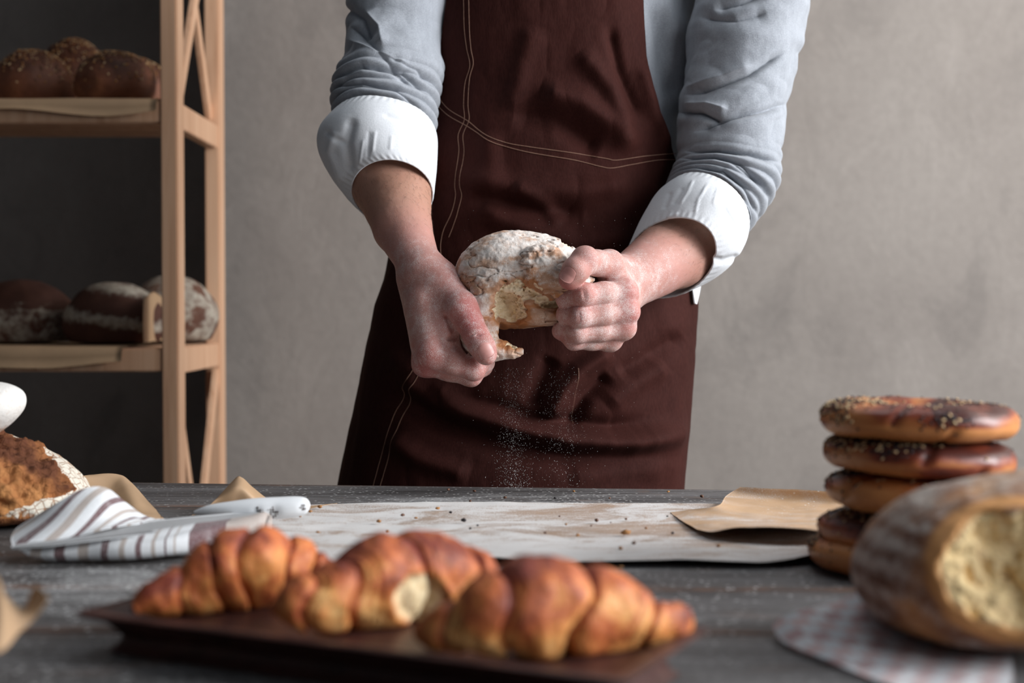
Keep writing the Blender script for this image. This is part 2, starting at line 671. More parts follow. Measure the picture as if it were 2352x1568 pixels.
def m_crust(name, dark, mid, light, flour_col=(0.80, 0.77, 0.73), crumb=(0.78, 0.66, 0.42), fl_thr=0.5, scale=18, rough=0.75, crack=0.0, spec=0.3, fa=0.9, fb=0.5, soft=0.32):
    """bread: attributes bake 0..1, flour 0..1, crumb 0..1"""
    t = NT(name)
    n1 = t.noise(scale, 5, 0.6, None, 0.3)
    n2 = t.noise(scale * 6, 5, 0.7)
    n3 = t.noise(900, 2, 0.6)
    bk = t.math('ADD', t.attr('bake'), t.math('MULTIPLY', t.math('SUBTRACT', n1, 0.5), 1.0))
    c = t.ramp(bk, [(0.15, light), (0.5, mid), (0.85, dark)])
    c = t.mix(t.rng(n2, 0.35, 0.65, 0.25, 0.0), c, tuple(x * 0.6 for x in mid))
    s = t.math('ADD', t.attr('flour'), t.math('ADD', t.math('MULTIPLY', t.math('SUBTRACT', n2, 0.5), fa), t.math('MULTIPLY', t.math('SUBTRACT', n3, 0.5), fb)))
    fm = t.rng(s, fl_thr - 0.10, fl_thr - 0.10 + soft, 0.0, 0.92)
    h = t.math('ADD', n2, t.math('MULTIPLY', n1, 0.8))
    if crack:
        cv = t.vor(crack, None, 'DISTANCE_TO_EDGE')
        ck = t.rng(cv, 0.015, 0.06, 1.0, 0.0)
        fm = t.math('MULTIPLY', fm, t.math('SUBTRACT', 1.0, t.math('MULTIPLY', ck, 0.85)))
        h = t.math('SUBTRACT', h, t.math('MULTIPLY', ck, 0.6))
    c = t.mix(fm, c, flour_col)
    # torn inside
    pores = t.vor(220)
    pb = t.noise(70, 4, 0.6)
    cc = t.mix(t.rng(pb, 0.3, 0.7), tuple(x * 0.88 for x in crumb), tuple(min(1, x * 1.1) for x in crumb))
    cc = t.mix(t.rng(pores, 0.12, 0.45, 0.30, 0.0), cc, (crumb[0] * 0.6, crumb[1] * 0.5, crumb[2] * 0.42))
    cm = t.attr('crumb')
    c = t.mix(cm, c, cc)
    h2 = t.mix(cm, h, t.math('MULTIPLY', t.math('ADD', pores, pb), 1.4))
    r = t.math('MAXIMUM', t.math('MULTIPLY', fm, 0.95), t.math('MAXIMUM', t.math('MULTIPLY', cm, 0.95), rough))
    return t.out(c, r, t.bump(h2, 0.7, 0.0016), Specular_IOR_Level=spec)


def m_skin():
    t = NT('floured_skin')
    n1 = t.noise(28, 4, 0.6)
    n2 = t.noise(170, 4, 0.65)
    n3 = t.noise(1500, 3, 0.6)
    red = t.attr('red')
    fl = t.attr('flour')
    c = t.mix(t.rng(n1, 0.3, 0.7), (0.425, 0.202, 0.170), (0.525, 0.280, 0.238))
    c = t.mix(t.math('MULTIPLY', t.math('ADD', red, t.math('MULTIPLY', t.math('SUBTRACT', n1, 0.45), 0.9)), 0.9, True), c, (0.43, 0.105, 0.098))
    tan = t.attr('tan')
    c = t.mix(tan, c, (0.43, 0.235, 0.155))
    s = t.math('ADD', fl, t.math('ADD', t.math('MULTIPLY', t.math('SUBTRACT', t.noise(75, 4, 0.7), 0.5), 1.3), t.math('MULTIPLY', t.math('SUBTRACT', n3, 0.5), 2.2)))
    fm = t.rng(s, 0.52, 1.12, 0.0, 0.85)
    c = t.mix(fm, c, (0.74, 0.67, 0.65))
    wr = t.vor(900, t.map((1, 1, 0.5)), 'DISTANCE_TO_EDGE')
    h = t.math('ADD', t.math('MULTIPLY', n2, 0.6), t.math('ADD', t.math('MULTIPLY', n3, 0.25), t.rng(wr, 0.0, 0.15, -0.10, 0.0)))
    h = t.math('ADD', h, t.math('MULTIPLY', t.attr('wrk'), 1.0))
    t.b.inputs['Subsurface Radius'].default_value = (0.009, 0.0035, 0.002)
    return t.out(c, t.rng(fm, 0, 0.6, 0.50, 0.85), t.bump(h, 0.7, 0.0008), Subsurface_Weight=0.18, Subsurface_Scale=1.0, Specular_IOR_Level=0.35)


def m_cloth(name, col, col2=None, weave=900, bump=0.35, sheen=0.2, rough=0.9, stretch=(1, 1, 1), heather=0.0):
    t = NT(name)
    n1 = t.noise(9, 4, 0.6)
    n2 = t.noise(weave, 2, 0.6, t.map(stretch))
    c = t.mix(t.rng(n1, 0.3, 0.7), col, col2 or tuple(x * 1.15 for x in col))
    if heather:
        c = t.mix(t.rng(t.noise(55, 5, 0.7, t.map(stretch)), 0.35, 0.62, 0.38, 0.0), c, tuple(x * 0.62 for x in col))
        h = t.noise(weave * 0.7, 3, 0.7, t.map((stretch[2], stretch[0], stretch[1])))
        c = t.mix(t.rng(h, 0.35, 0.65, 0, heather), c, tuple(x * 0.55 for x in col))
    c = t.mix(t.rng(n2, 0.3, 0.7, 0.16, 0.0), c, tuple(x * 0.5 for x in col))
    return t.out(c, rough, t.bump(n2, bump, 0.0006), Sheen_Weight=sheen, Specular_IOR_Level=0.2)


def m_apron():
    t = NT('brown_twill')
    n1 = t.noise(6, 5, 0.65, t.map((1, 1, 0.7)))
    tw = t.noise(650, 2, 0.5, t.map((1, 1, 0.25), (0, 0.6, 0)))
    fz = t.noise(45, 5, 0.7)
    c = t.mix(t.rng(n1, 0.3, 0.7), (0.023, 0.0056, 0.0041), (0.040, 0.0100, 0.0075))
    c = t.mix(t.rng(tw, 0.35, 0.65, 0.0, 0.30), c, (0.062, 0.018, 0.014))
    c = t.mix(t.rng(fz, 0.55, 0.8, 0, 0.10), c, (0.075, 0.028, 0.021))
    return t.out(c, 0.82, t.bump(t.math('ADD', tw, t.math('MULTIPLY', fz, 0.4)), 0.35, 0.0007), Specular_IOR_Level=0.12)


def m_tray():
    t = NT('dark_stained_wood')
    g = t.noise(3, 6, 0.6, t.map((4, 40, 40), (0, 0, 0.45)), 0.5)
    c = t.ramp(g, [(0.3, (0.028, 0.010, 0.009)), (0.55, (0.065, 0.023, 0.018)), (0.8, (0.11, 0.045, 0.036))])
    e = t.noise(60, 4, 0.6)
    c = t.mix(t.rng(e, 0.66, 0.8, 0, 0.5), c, (0.3, 0.22, 0.18))
    return t.out(c, 0.42, t.bump(g, 0.2, 0.001), Specular_IOR_Level=0.4)


def m_towel():
    """stripes across U"""
    t = NT('striped_linen')
    uv = t.n('TexCoord').outputs['UV']
    sx = t.n('SeparateXYZ', {0: uv}).outputs[0]
    W, MV, BG = (0.74, 0.76, 0.78), (0.135, 0.062, 0.068), (0.44, 0.375, 0.335)
    stops = [(0.0, W), (0.055, BG), (0.105, W), (0.16, MV), (0.20, W), (0.255, BG), (0.30, W), (0.355, MV), (0.385, W),
             (0.43, BG), (0.455, W), (0.50, MV), (0.52, W), (0.56, BG), (0.575, W), (0.61, MV), (0.62, W), (0.645, BG), (0.655, W), (0.70, MV), (0.83, BG)]
    c = t.ramp(sx, stops[:21], 'CONSTANT')
    w = t.noise(700, 2, 0.6)
    c = t.mix(t.rng(w, 0.35, 0.68, 0.0, 0.30), c, (0.55, 0.53, 0.53))
    fl = t.noise(90, 4, 0.7)
    c = t.mix(t.rng(fl, 0.55, 0.75, 0, 0.25), c, (0.75, 0.75, 0.75))
    return t.out(c, 0.9, t.bump(w, 0.4, 0.0007), Specular_IOR_Level=0.2, Sheen_Weight=0.15)


def m_napkin():
    t = NT('checked_cotton')
    uv = t.n('TexCoord').outputs['UV']
    ck = t.n('TexChecker', {'Vector': uv, 'Scale': 22.0, 'Color1': (0.46, 0.19, 0.165), 'Color2': (0.62, 0.64, 0.66)}).outputs[0]
    ck2 = t.n('TexChecker', {'Vector': uv, 'Scale': 11.0, 'Color1': (0.70, 0.71, 0.73), 'Color2': (0.40, 0.43, 0.47)}).outputs[0]
    c = t.mix(0.40, ck, ck2)
    c = t.mix(0.12, c, (0.72, 0.72, 0.74))
    w = t.noise(500, 2, 0.6)
    return t.out(c, 0.9, t.bump(w, 0.4, 0.0008), Specular_IOR_Level=0.2)


def m_plain(name, col, rough=0.6, noise_s=120, amt=0.25, spec=0.4, metal=0.0, bump=0.2):
    t = NT(name)
    n = t.noise(noise_s, 4, 0.6)
    c = t.mix(t.rng(n, 0.3, 0.7, amt, 0.0), col, tuple(x * 0.45 for x in col))
    return t.out(c, rough, t.bump(n, bump, 0.0006), Specular_IOR_Level=spec, Metallic=metal)


def m_croissant():
    t = NT('croissant_crust')
    n1 = t.noise(60, 5, 0.65, None, 0.5)
    n2 = t.noise(230, 4, 0.7, t.map((1, 1, 1)))
    b = t.math('ADD', t.attr('bake'), t.math('MULTIPLY', t.math('SUBTRACT', n1, 0.5), 1.6))
    c = t.ramp(b, [(0.05, (0.90, 0.52, 0.20)), (0.32, (0.78, 0.31, 0.085)), (0.62, (0.56, 0.145, 0.045)), (0.95, (0.20, 0.036, 0.020))])
    c = t.mix(t.rng(n2, 0.58, 0.75, 0, 0.35), c, (0.66, 0.40, 0.16))
    cm = t.attr('crumb')
    pores = t.vor(240)
    c = t.mix(cm, c, t.mix(t.rng(pores, 0.1, 0.5), (0.70, 0.46, 0.20), (0.98, 0.80, 0.50)))
    return t.out(c, t.math('MAXIMUM', 0.5, t.math('MULTIPLY', cm, 0.9)), t.bump(t.math('ADD', n1, t.math('MULTIPLY', n2, 0.5)), 0.8, 0.002), Specular_IOR_Level=0.35)


def m_bagel():
    t = NT('glazed_ring_crust')
    n1 = t.noise(16, 4, 0.6, t.map((1, 1, 2)), 0.8)
    st = t.noise(40, 3, 0.6, t.map((1, 1, 4)))
    b = t.math('ADD', t.attr('bake'), t.math('ADD', t.math('MULTIPLY', t.math('SUBTRACT', n1, 0.5), 1.3), t.math('MULTIPLY', t.math('SUBTRACT', st, 0.5), 0.35)))
    c = t.ramp(b, [(0.12, (0.60, 0.245, 0.078)), (0.40, (0.45, 0.145, 0.044)), (0.60, (0.24, 0.048, 0.020)), (0.88, (0.060, 0.012, 0.008))])
    cm = t.attr('crumb')
    pores = t.vor(240)
    c = t.mix(cm, c, t.mix(t.rng(pores, 0.1, 0.5), (0.66, 0.50, 0.28), (0.96, 0.82, 0.56)))
    return t.out(c, t.math('MAXIMUM', 0.40, t.math('MULTIPLY', cm, 0.9)), t.bump(t.math('ADD', n1, st), 0.25, 0.0015), Specular_IOR_Level=0.5)


M = {}
M['wall'] = m_concrete()
M['floor'] = m_plain('dark_concrete_floor', (0.12, 0.11, 0.10), 0.7, 5)
M['pine'] = m_pine()
M['table'] = m_table()
M['kraft'] = m_paper('brown_kraft_paper', (0.44, 0.285, 0.165), False)
M['parch'] = m_paper('baking_parchment', (0.40, 0.262, 0.172), True)
M['parch_b'] = m_paper('tan_parchment', (0.54, 0.35, 0.205), True)
M['apron'] = m_apron()
M['stitch'] = m_plain('tan_thread', (0.27, 0.145, 0.10), 0.8, 300, 0.3)
M['sweater'] = m_cloth('grey_heather_knit', (0.385, 0.412, 0.455), (0.45, 0.475, 0.52), 700, 0.7, 0.2, 0.95, (2.2, 2.2, 0.6), 0.5)
M['shirt'] = m_cloth('white_cotton', (0.74, 0.765, 0.80), (0.78, 0.80, 0.83), 500, 0.25, 0.1, 0.85)
M['trousers'] = m_cloth('dark_trousers', (0.03, 0.032, 0.04), None, 600)
M['skin'] = m_skin()
M['nail'] = m_plain('fingernail', (0.56, 0.27, 0.24), 0.38, 500, 0.2, 0.5, 0, 0.05)
M['hair'] = m_plain('brown_hair', (0.05, 0.028, 0.018), 0.5, 300, 0.5)
M['tray'] = m_tray()
M['towel'] = m_towel()
M['napkin'] = m_napkin()
M['blade'] = m_plain('floured_steel', (0.50, 0.51, 0.52), 0.6, 260, 0.25, 0.5, 0.25, 0.3)
M['handle'] = m_plain('floured_white_handle', (0.80, 0.82, 0.84), 0.7, 40, 0.06)
M['grime'] = m_plain('dark_dough_residue', (0.10, 0.055, 0.035), 0.9, 500, 0.7)
M['flour'] = m_plain('white_flour', (0.86, 0.86, 0.85), 0.95, 300, 0.05)
M['croissant'] = m_croissant()
M['bagel'] = m_bagel()
M['sesame'] = m_plain('sesame_seed', (0.72, 0.50, 0.27), 0.5, 300, 0.2)
M['poppy'] = m_plain('poppy_seed', (0.022, 0.016, 0.018), 0.5, 300, 0.4)
M['seed_b'] = m_plain('brown_seed', (0.16, 0.075, 0.045), 0.6, 300, 0.4)
M['crumb_c'] = m_plain('crust_crumb', (0.42, 0.20, 0.07), 0.8, 300, 0.4)
M['held'] = m_crust('floured_white_loaf_crust', (0.46, 0.19, 0.07), (0.56, 0.34, 0.23), (0.64, 0.46, 0.36), (0.76, 0.71, 0.67), (1.0, 0.79, 0.55), 0.5, 22, 0.75, fa=1.7, fb=0.9, soft=0.6)
M['rye'] = m_crust('dark_rye_crust', (0.055, 0.022, 0.016), (0.10, 0.042, 0.028), (0.17, 0.08, 0.05), (0.44, 0.40, 0.33), (0.5, 0.3, 0.15), 0.5, 14, 0.8, fa=2.2, fb=0.5, soft=0.7)
M['rustic'] = m_crust('rustic_ear_crust', (0.10, 0.030, 0.012), (0.34, 0.13, 0.042), (0.48, 0.22, 0.075), (0.76, 0.72, 0.62), (0.5, 0.27, 0.1), 0.5, 40, 0.8, 130)
M['roll'] = m_crust('pale_floured_crust', (0.50, 0.26, 0.15), (0.64, 0.44, 0.32), (0.72, 0.60, 0.50), (0.78, 0.77, 0.74), (0.8, 0.7, 0.5), 0.42, 30, 0.8)
M['torn'] = m_crust('country_loaf_crust', (0.14, 0.055, 0.03), (0.30, 0.14, 0.07), (0.74, 0.36, 0.13), (0.60, 0.55, 0.50), (1.0, 0.71, 0.38), 0.5, 30, 0.7, fa=1.3, fb=0.5, soft=0.5)
M['bun'] = m_crust('seeded_brown_crust', (0.07, 0.025, 0.014), (0.20, 0.07, 0.035), (0.36, 0.14, 0.06), (0.5, 0.4, 0.3), (0.5, 0.3, 0.15), 0.9, 25, 0.55, 0, 0.35)


# ------------------------------------------------------------------ room
def struct(name, V, F, mat, smooth=False):
    o = mk(name, V, F, mat, smooth=smooth)
    o['kind'] = 'structure'
    return o


struct('floor', *box(0, 1.4, -0.05, 7.0, 5.4, 0.1), M['floor'])
WX = P(494, 700, 2.72)[0]
struct('wall_back', *box((WX + 2.6) / 2, 2.72 + 0.45, 1.5, 2.6 - WX, 0.9, 3.0, 0.002), M['wall'])
struct('wall_niche', *box(-1.9, 3.50, 1.5, 2.9, 0.1, 3.0), M['wall'])

# ------------------------------------------------------------------ shelf rack
TZ = 0.75                       # table top


def shelf_rack():
    Yf, Yr = 2.20, 2.56
    xo = P(405, 700, Yf)[0]       # outer right face, front
    xr = P(516, 700, Yr)[0]
    X1 = (xo + xr) / 2 + 0.002    # outer side plane
    PW, PD = 0.026, 0.045
    X0 = X1 - 0.92
    e = empty('wooden_shelf_rack', ((X0 + X1) / 2, (Yf + Yr) / 2, 0),
              'pale pine ladder-sided rack of two bread shelves against the dark wall', 'shelf rack')
    for x in (X0 + PW / 2, X1 - PW / 2):
        for y in (Yf + PD / 2, Yr - PD / 2):
            V, F = box(x, y, 0.95, PW, PD, 1.9, 0.002)
            mk('post', V, F, M['pine'], e, smooth=False)
    zs = [0.30, P(0, 812, Yf)[2], P(0, 240, Yf)[2], 1.72]
    for x in (X0 + PW / 2, X1 - PW / 2):
        for z in zs:
            V, F = box(x, (Yf + Yr) / 2, z - 0.012, 0.020, Yr - Yf - 2 * PD, 0.040, 0.0015)
            V = np.asarray(V)
            mk('side_rail', V, F, M['pine'], e, smooth=False)
        for (z0, z1) in ((zs[0], zs[1]), (zs[2], zs[3])):
            for a, b in (((Yf + PD, z0 + 0.02), (Yr - PD, z1 - 0.04)), ((Yf + PD, z1 - 0.04), (Yr - PD, z0 + 0.02))):
                off = 0.005 if a[1] < b[1] else -0.005
                V, F = bar((x + off, a[0], a[1]), (x + off, b[0], b[1]), 0.009, 0.024, 0.001)
                mk('brace', V, F, M['pine'], e, smooth=False)
    out = {}
    for nm, z in (('lower', zs[1]), ('upper', zs[2]), ('bottom', zs[0]), ('top', zs[3])):
        V, F = [], []
        parts = []
        for k in range(5):
            w = (Yr - Yf - 0.012) / 5
            parts.append(box((X0 + X1) / 2, Yf + 0.012 + w * (k + 0.5), z, X1 - X0 - 2 * PW - 0.002, w - 0.006, 0.016, 0.002))
        parts.append(box((X0 + X1) / 2, Yf + 0.010, z - 0.010, X1 - X0 - 2 * PW - 0.001, 0.016, 0.036, 0.002))
        V, F = join(parts)
        mk('shelf', V, F, M['pine'], e, smooth=False)
        out[nm] = z + 0.0085
    return e, out, Yf, Yr, X0 + PW, X1 - PW


rack, SHZ, SYf, SYr, SX0, SX1 = shelf_rack()


def shelf_paper(z, name, label, group, seed, x0, x1, hang, ybk=0.30):
    nx, ny = 70, 24
    xs = np.linspace(x0, x1, nx)
    G = np.zeros((nx, ny, 3))
    for j in range(ny):
        t = j / (ny - 1)
        G[:, j, 0] = xs
        d = t * (ybk + hang)
        if True:
            over = np.clip(d - ybk, 0, None)
        back = np.minimum(d, ybk)
        G[:, j, 1] = SYf + ybk - back - 0.004
        p = np.stack([xs, xs * 0, np.full(nx, z)], 1)
        wav = vn(p, 7, seed)
        G[:, j, 2] = z + 0.0012 + 0.0015 * vn(p + [0, d, 0], 14, seed) * (over <= 0) - over * (0.25 + 1.2 * wav)
        G[:, j, 1] -= over * 0.35 * (1 - wav)
    V, F = sheet(G, 0.0005)
    o = mk(name, V, F, M['kraft'])
    return tag(o, label, 'paper', group)


shelf_paper(SHZ['upper'], 'paper_liner', 'brown paper liner hanging wavily over the upper shelf edge', None, 1, SX0 + 0.03, SX1 - 0.004, 0.032)
shelf_paper(SHZ['lower'], 'paper_liner', 'brown paper liner drooping over the lower shelf edge', None, 2, SX0 + 0.02, SX1 - 0.06, 0.030)


def blob(name, c, r, mat, label, cat, rot=0.0, group=None, amp=0.06, freq=30, seed=0, flat=0.55, attrs=None, res=None, tilt=0.0):
    """a baked round: an ellipsoid with a flattened underside and an uneven skin"""
    nu, nv = 72, 48
    th = np.linspace(0, 2 * math.pi, nu, endpoint=False)
    ph = np.linspace(-math.pi / 2 + 0.001, math.pi / 2 - 0.001, nv)
    TH, PH = np.meshgrid(th, ph, indexing='ij')
    D = np.stack([np.cos(PH) * np.cos(TH), np.cos(PH) * np.sin(TH), np.sin(PH)], -1)
    n = fbm(D, 2.2, seed, 3)
    R = 1 + amp * 2 * (n - 0.5)
    Q = D * R[..., None]
    z = Q[..., 2]
    Q[..., 2] = np.where(z < -flat, -flat - (-z - flat) * 0.12, z)
    Q = Q * np.array(r)
    cr, sr = math.cos(rot), math.sin(rot)
    x, y = Q[..., 0] * cr - Q[..., 1] * sr, Q[..., 0] * sr + Q[..., 1] * cr
    z = Q[..., 2]
    if tilt:
        x, z = x * math.cos(tilt) - z * math.sin(tilt), x * math.sin(tilt) + z * math.cos(tilt)
    Q = np.stack([x, y, z], -1)
    lowz = Q[..., 2].min()
    V, F = gridmesh(Q + np.array([c[0], c[1], c[2] - lowz]), True)
    n = len(V)
    Dn = D.reshape(-1, 3)
    at = attrs(Dn, V) if attrs else {}
    for k in ('bake', 'flour', 'crumb'):
        at.setdefault(k, np.full(n, 0.0))
    base = np.array([c[0], c[1], c[2]])
    o = mk(name, V, F, mat, attrs=at, loc=base)
    return tag(o, label, cat, group)


def scatter_seeds(o, name, n, seed, mats, size, region, parent=None, kind='stuff'):
    """small seeds lying on a mesh surface, one object"""
    rnd = np.random.RandomState(seed)
    me = o.data
    V = np.empty(len(me.vertices) * 3, np.float32)
    me.vertices.foreach_get('co', V)
    V = V.reshape(-1, 3)
    N = np.empty(len(me.vertices) * 3, np.float32)
    me.vertices.foreach_get('normal', N)
    N = N.reshape(-1, 3)
    w = region(V, N)
    if w.sum() <= 0:
        return None
    ids = rnd.choice(len(V), n, p=w / w.sum())
    vs, fs, mi = [], [], []
    for q, i in enumerate(ids):
        p, nn = V[i], N[i]
        a = np.cross(nn, rnd.randn(3))
        a /= np.linalg.norm(a) + 1e-9
        b = np.cross(nn, a)
        k = rnd.randint(len(mats))
        L = size[k] * (0.8 + 0.4 * rnd.rand())
        W = L * (0.6 if k == 0 else 0.8)
        H = L * 0.4
        p = p + (a * rnd.randn() + b * rnd.randn()) * 0.0012
        c = p + nn * H * 0.5
        base = len(vs)
        vs += [c + a * L, c - a * L * 0.8, c + b * W, c - b * W, c + nn * H, c - nn * H]
        for f in ((0, 2, 4), (2, 1, 4), (1, 3, 4), (3, 0, 4), (2, 0, 5), (1, 2, 5), (3, 1, 5), (0, 3, 5)):
            fs.append(tuple(base + x for x in f))
            mi.append(k)
    s = mk(name, vs, fs, mats[0], None, smooth=True)
    for m in mats[1:]:
        s.data.materials.append(m)
    s.data.polygons.foreach_set('material_index', mi)
    s.parent = o
    if kind:
        s['kind'] = kind
    return s


def bun_at(u, v_bot, Y, r, label, seed, z, rot=0.0):
    c = P(u, v_bot, Y)
    o = blob('seeded_bun', (c[0], Y, z), r, M['bun'], label, 'bun', rot, None, 0.07, 30, seed, 0.6,
             lambda D, V: {'bake': 0.45 + 0.35 * (D[:, 2] > 0) * sst(D[:, 2], -0.2, 0.6) + 0.0 * D[:, 0]})
    scatter_seeds(o, 'seed_topping', 620, seed, [M['sesame'], M['seed_b'], M['crumb_c']], [0.0026, 0.0030, 0.0028],
                  lambda V, N: np.clip(N[:, 2] + 0.25, 0, 1) ** 1.2)
    return o


zu = SHZ['upper'] + 0.003
bun_at(75, 0, 2.34, (0.066, 0.060, 0.058), 'seeded brown bun at the far left of the upper shelf', 1, zu)
bun_at(262, 0, 2.29, (0.064, 0.058, 0.052), 'seeded brown bun at the front of the upper shelf beside the post', 2, zu)
bun_at(312, 0, 2.44, (0.062, 0.050, 0.060), 'darkest seeded bun half hidden behind the front bun', 3, zu)
bun_at(172, 0, 2.475, (0.064, 0.056, 0.085), 'seeded bun standing highest at the back of the upper shelf', 4, zu)


def rye(name, u, Y, r, label, seed, z, rot, fl, tilt=0.0):
    c = P(u, 700, Y)
    return blob(name, (c[0], Y, z), r, M['rye'], label, 'loaf', rot, None, 0.06, 25, seed, 0.55, fl, tilt=tilt)


zl = SHZ['lower'] + 0.003


def fl_a(D, V):
    n = fbm(D, 2.6, 3, 3)
    return {'bake': 0.5 + 0.3 * D[:, 2], 'flour': 0.35 + 1.8 * (n - 0.5) + 0.45 * (D[:, 2] < 0.25) - 0.9 * (D[:, 2] > 0.45)}


def fl_b(D, V):
    s = np.sin(D[:, 2] * 7.5 + 1.6 * D[:, 0] + 1.2)
    return {'bake': np.full(len(D), 0.6), 'flour': 0.25 + 0.75 * s + 0.4 * (D[:, 0] < -0.5) - 0.9 * (D[:, 2] < -0.35)}


def fl_c(D, V):
    return {'bake': np.full(len(D), 0.3), 'flour': 0.85 - 0.5 * (fbm(D, 3, 1, 3) > 0.6)}


rye('rye_loaf', 50, 2.40, (0.090, 0.075, 0.066), 'dark rye loaf dusted with flour at the left of the lower shelf', 5, zl, 0.1, fl_a)
rye('rye_loaf', 262, 2.34, (0.086, 0.070, 0.063), 'dark rye loaf with wavy flour bands on the lower shelf', 6, zl, -0.2, fl_b)
rye('floured_loaf', 395, 2.475, (0.085, 0.060, 0.072), 'pale floured loaf in brown paper behind the shelf post', 7, zl, -0.3, fl_c)


def paper_patch(name, corners, n, bulge, label, mat='kraft', cat='paper', group=None, seed=0, rough=0.001, attrs=None, thick=0.0005):
    """a crumpled sheet over a grid of control points (list of rows of world points)"""
    K = np.asarray(corners, float)
    a = catmull(K, np.linspace(0, K.shape[0] - 1, n[0]))
    G = catmull(a.transpose(1, 0, 2), np.linspace(0, K.shape[1] - 1, n[1])).transpose(1, 0, 2)
    nz = fbm(G, 22, seed, 3) - 0.5
    G[..., 2] += rough * 2 * np.abs(nz) + 0.0002
    V, F = sheet(G, thick)
    at = {}
    if attrs:
        at = {k: f(V) for k, f in attrs.items()}
    o = mk(name, V, F, M[mat], attrs=at)
    return tag(o, label, cat, group)


# paper standing round the floured loaf
pr = []
for (u, vt, vb, Y) in ((330, 690, 822, 2.235), (352, 672, 815, 2.30), (380, 690, 812, 2.38), (430, 745, 806, 2.44), (478, 765, 806, 2.50), (505, 735, 800, 2.53)):
    top, bot = P(u, vt, Y), P(u, vb, Y)
    bot[2] = max(bot[2], zl + 0.003)
    bot = np.array([bot[0], bot[1], zl + 0.004])
    top[0] = min(top[0], SX1 - 0.004)
    bot[0] = min(bot[0], SX1 - 0.004)
    pr.append([bot, (top + bot) / 2 + [0, -0.004, 0], top])
paper_patch('paper_wrap', pr, (50, 16), 0, 'brown paper wrap standing around the pale floured loaf', rough=0.003)


# ------------------------------------------------------------------ table
def table():
    A, B = T(-400, 1096, TZ), T(2752, 1136, TZ)
    yb = lambda x: A[1] + (B[1] - A[1]) * (x - A[0]) / (B[0] - A[0])
    x0, x1, yf = -0.95, 0.95, 0.42
    e = empty('work_table', (0, 0.95, 0), 'weathered grey plank table dusted with flour in front of the baker', 'table')
    ye = [yf]
    for v in (1447, 1348):
        ye.append(T(1400, v, TZ)[1])
    ye += [1.085, 1.225, 1.35, None]
    parts, wear = [], []
    slope = -0.018
    for i in range(len(ye) - 1):
        nx, ny = 150, 14
        xs = np.linspace(x0, x1, nx)
        G = np.zeros((nx, ny, 3))
        wr = np.zeros((nx, ny))
        gap = 0.0020
        for j in range(ny):
            lo = ye[i] + slope * (xs - 0.05) + gap
            hi = (ye[i + 1] + slope * (xs - 0.05) - gap) if ye[i + 1] is not None else yb(xs)
            t = j / (ny - 1)
            t = (1 - math.cos(t * math.pi)) / 2
            G[:, j, 0] = xs
            G[:, j, 1] = lo + (hi - lo) * t
            edge = np.minimum(G[:, j, 1] - lo, hi - G[:, j, 1])
            wr[:, j] = np.exp(-edge / 0.004)
            G[:, j, 2] = TZ - 0.0018 * np.exp(-(edge / 0.0022)) - 0.0012 * vn(np.stack([xs * 3, G[:, j, 1] * 50, xs * 0], 1), 1, i)
        a, F = gridmesh(G)
        low = a.copy()
        low[:, 2] = TZ - 0.032
        wear.append(np.concatenate([wr.ravel(), wr.ravel() * 0]))
        N = len(a)
        rim = [q * ny for q in range(nx)] + [(nx - 1) * ny + j for j in range(1, ny)] + [q * ny + ny - 1 for q in range(nx - 2, -1, -1)] + [j for j in range(ny - 2, 0, -1)]
        R = [(rim[q], rim[(q + 1) % len(rim)], rim[(q + 1) % len(rim)] + N, rim[q] + N) for q in range(len(rim))]
        parts.append((np.concatenate([a, low]), [tuple(f) for f in F] + [tuple(f[::-1] + N) for f in F] + R))
    V, F = join(parts)
    u, v = proj(V)
    x, y = V[:, 0], V[:, 1]
    f = 0.30 * np.exp(-((x + 0.02) / 0.22) ** 2 - ((y - 1.36) / 0.10) ** 2)
    f += 0.30 * np.exp(-((x + 0.25) / 0.30) ** 2 - ((y - 0.95) / 0.13) ** 2)
    f += 0.10 * np.exp(-((x + 0.10) / 0.3) ** 2 - ((y - 1.0) / 0.04) ** 2)
    f += 0.12 * np.exp(-((x + 0.25) / 0.2) ** 2 - ((y - 0.68) / 0.1) ** 2)
    f -= 0.14 * sst(x, 0.12, 0.30) + 0.1 * sst(y, 1.42, 1.5) * (x > 0.1)
    mk('tabletop', V, F, M['table'], e, attrs={'flour': f - 0.02, 'wear': np.concatenate(wear)}, smooth=False)
    for x in (-0.86, 0.86):
        for y in (0.50, 1.38):
            mk('leg', *box(x, y, (TZ - 0.034) / 2, 0.07, 0.07, TZ - 0.034, 0.004), M['table'], e, attrs=None, smooth=False)
    for y in (0.47, 1.41):
        mk('apron_rail', *box(0, y, TZ - 0.075, 1.64, 0.022, 0.08, 0.002), M['table'], e, smooth=False)
    return e


table()

# ------------------------------------------------------------------ parchment and papers on the table
def floured(cx=0.0, amt=0.1, sp=0.3):
    def f(V):
        u, v = proj(V)
        g = 0.16 * np.exp(-((V[:, 0] + 0.16) / 0.13) ** 2) + 0.10 * np.exp(-((V[:, 0] - 0.0) / 0.22) ** 2)
        g = g + 0.10 * np.exp(-((v - 1270) / 30) ** 2) - 0.05 * np.exp(-(((u - 1400) / 160) ** 2 + ((v - 1215) / 14) ** 2)) + amt
        return g
    return f


def pts(rows, z0=TZ + 0.0012):
    """rows of (u, v, lift) control points on the table"""
    out = []
    for r in rows:
        o = []
        for (u, v, h) in r:
            o.append(T(u, v, z0 + h))
        out.append(o)
    return out


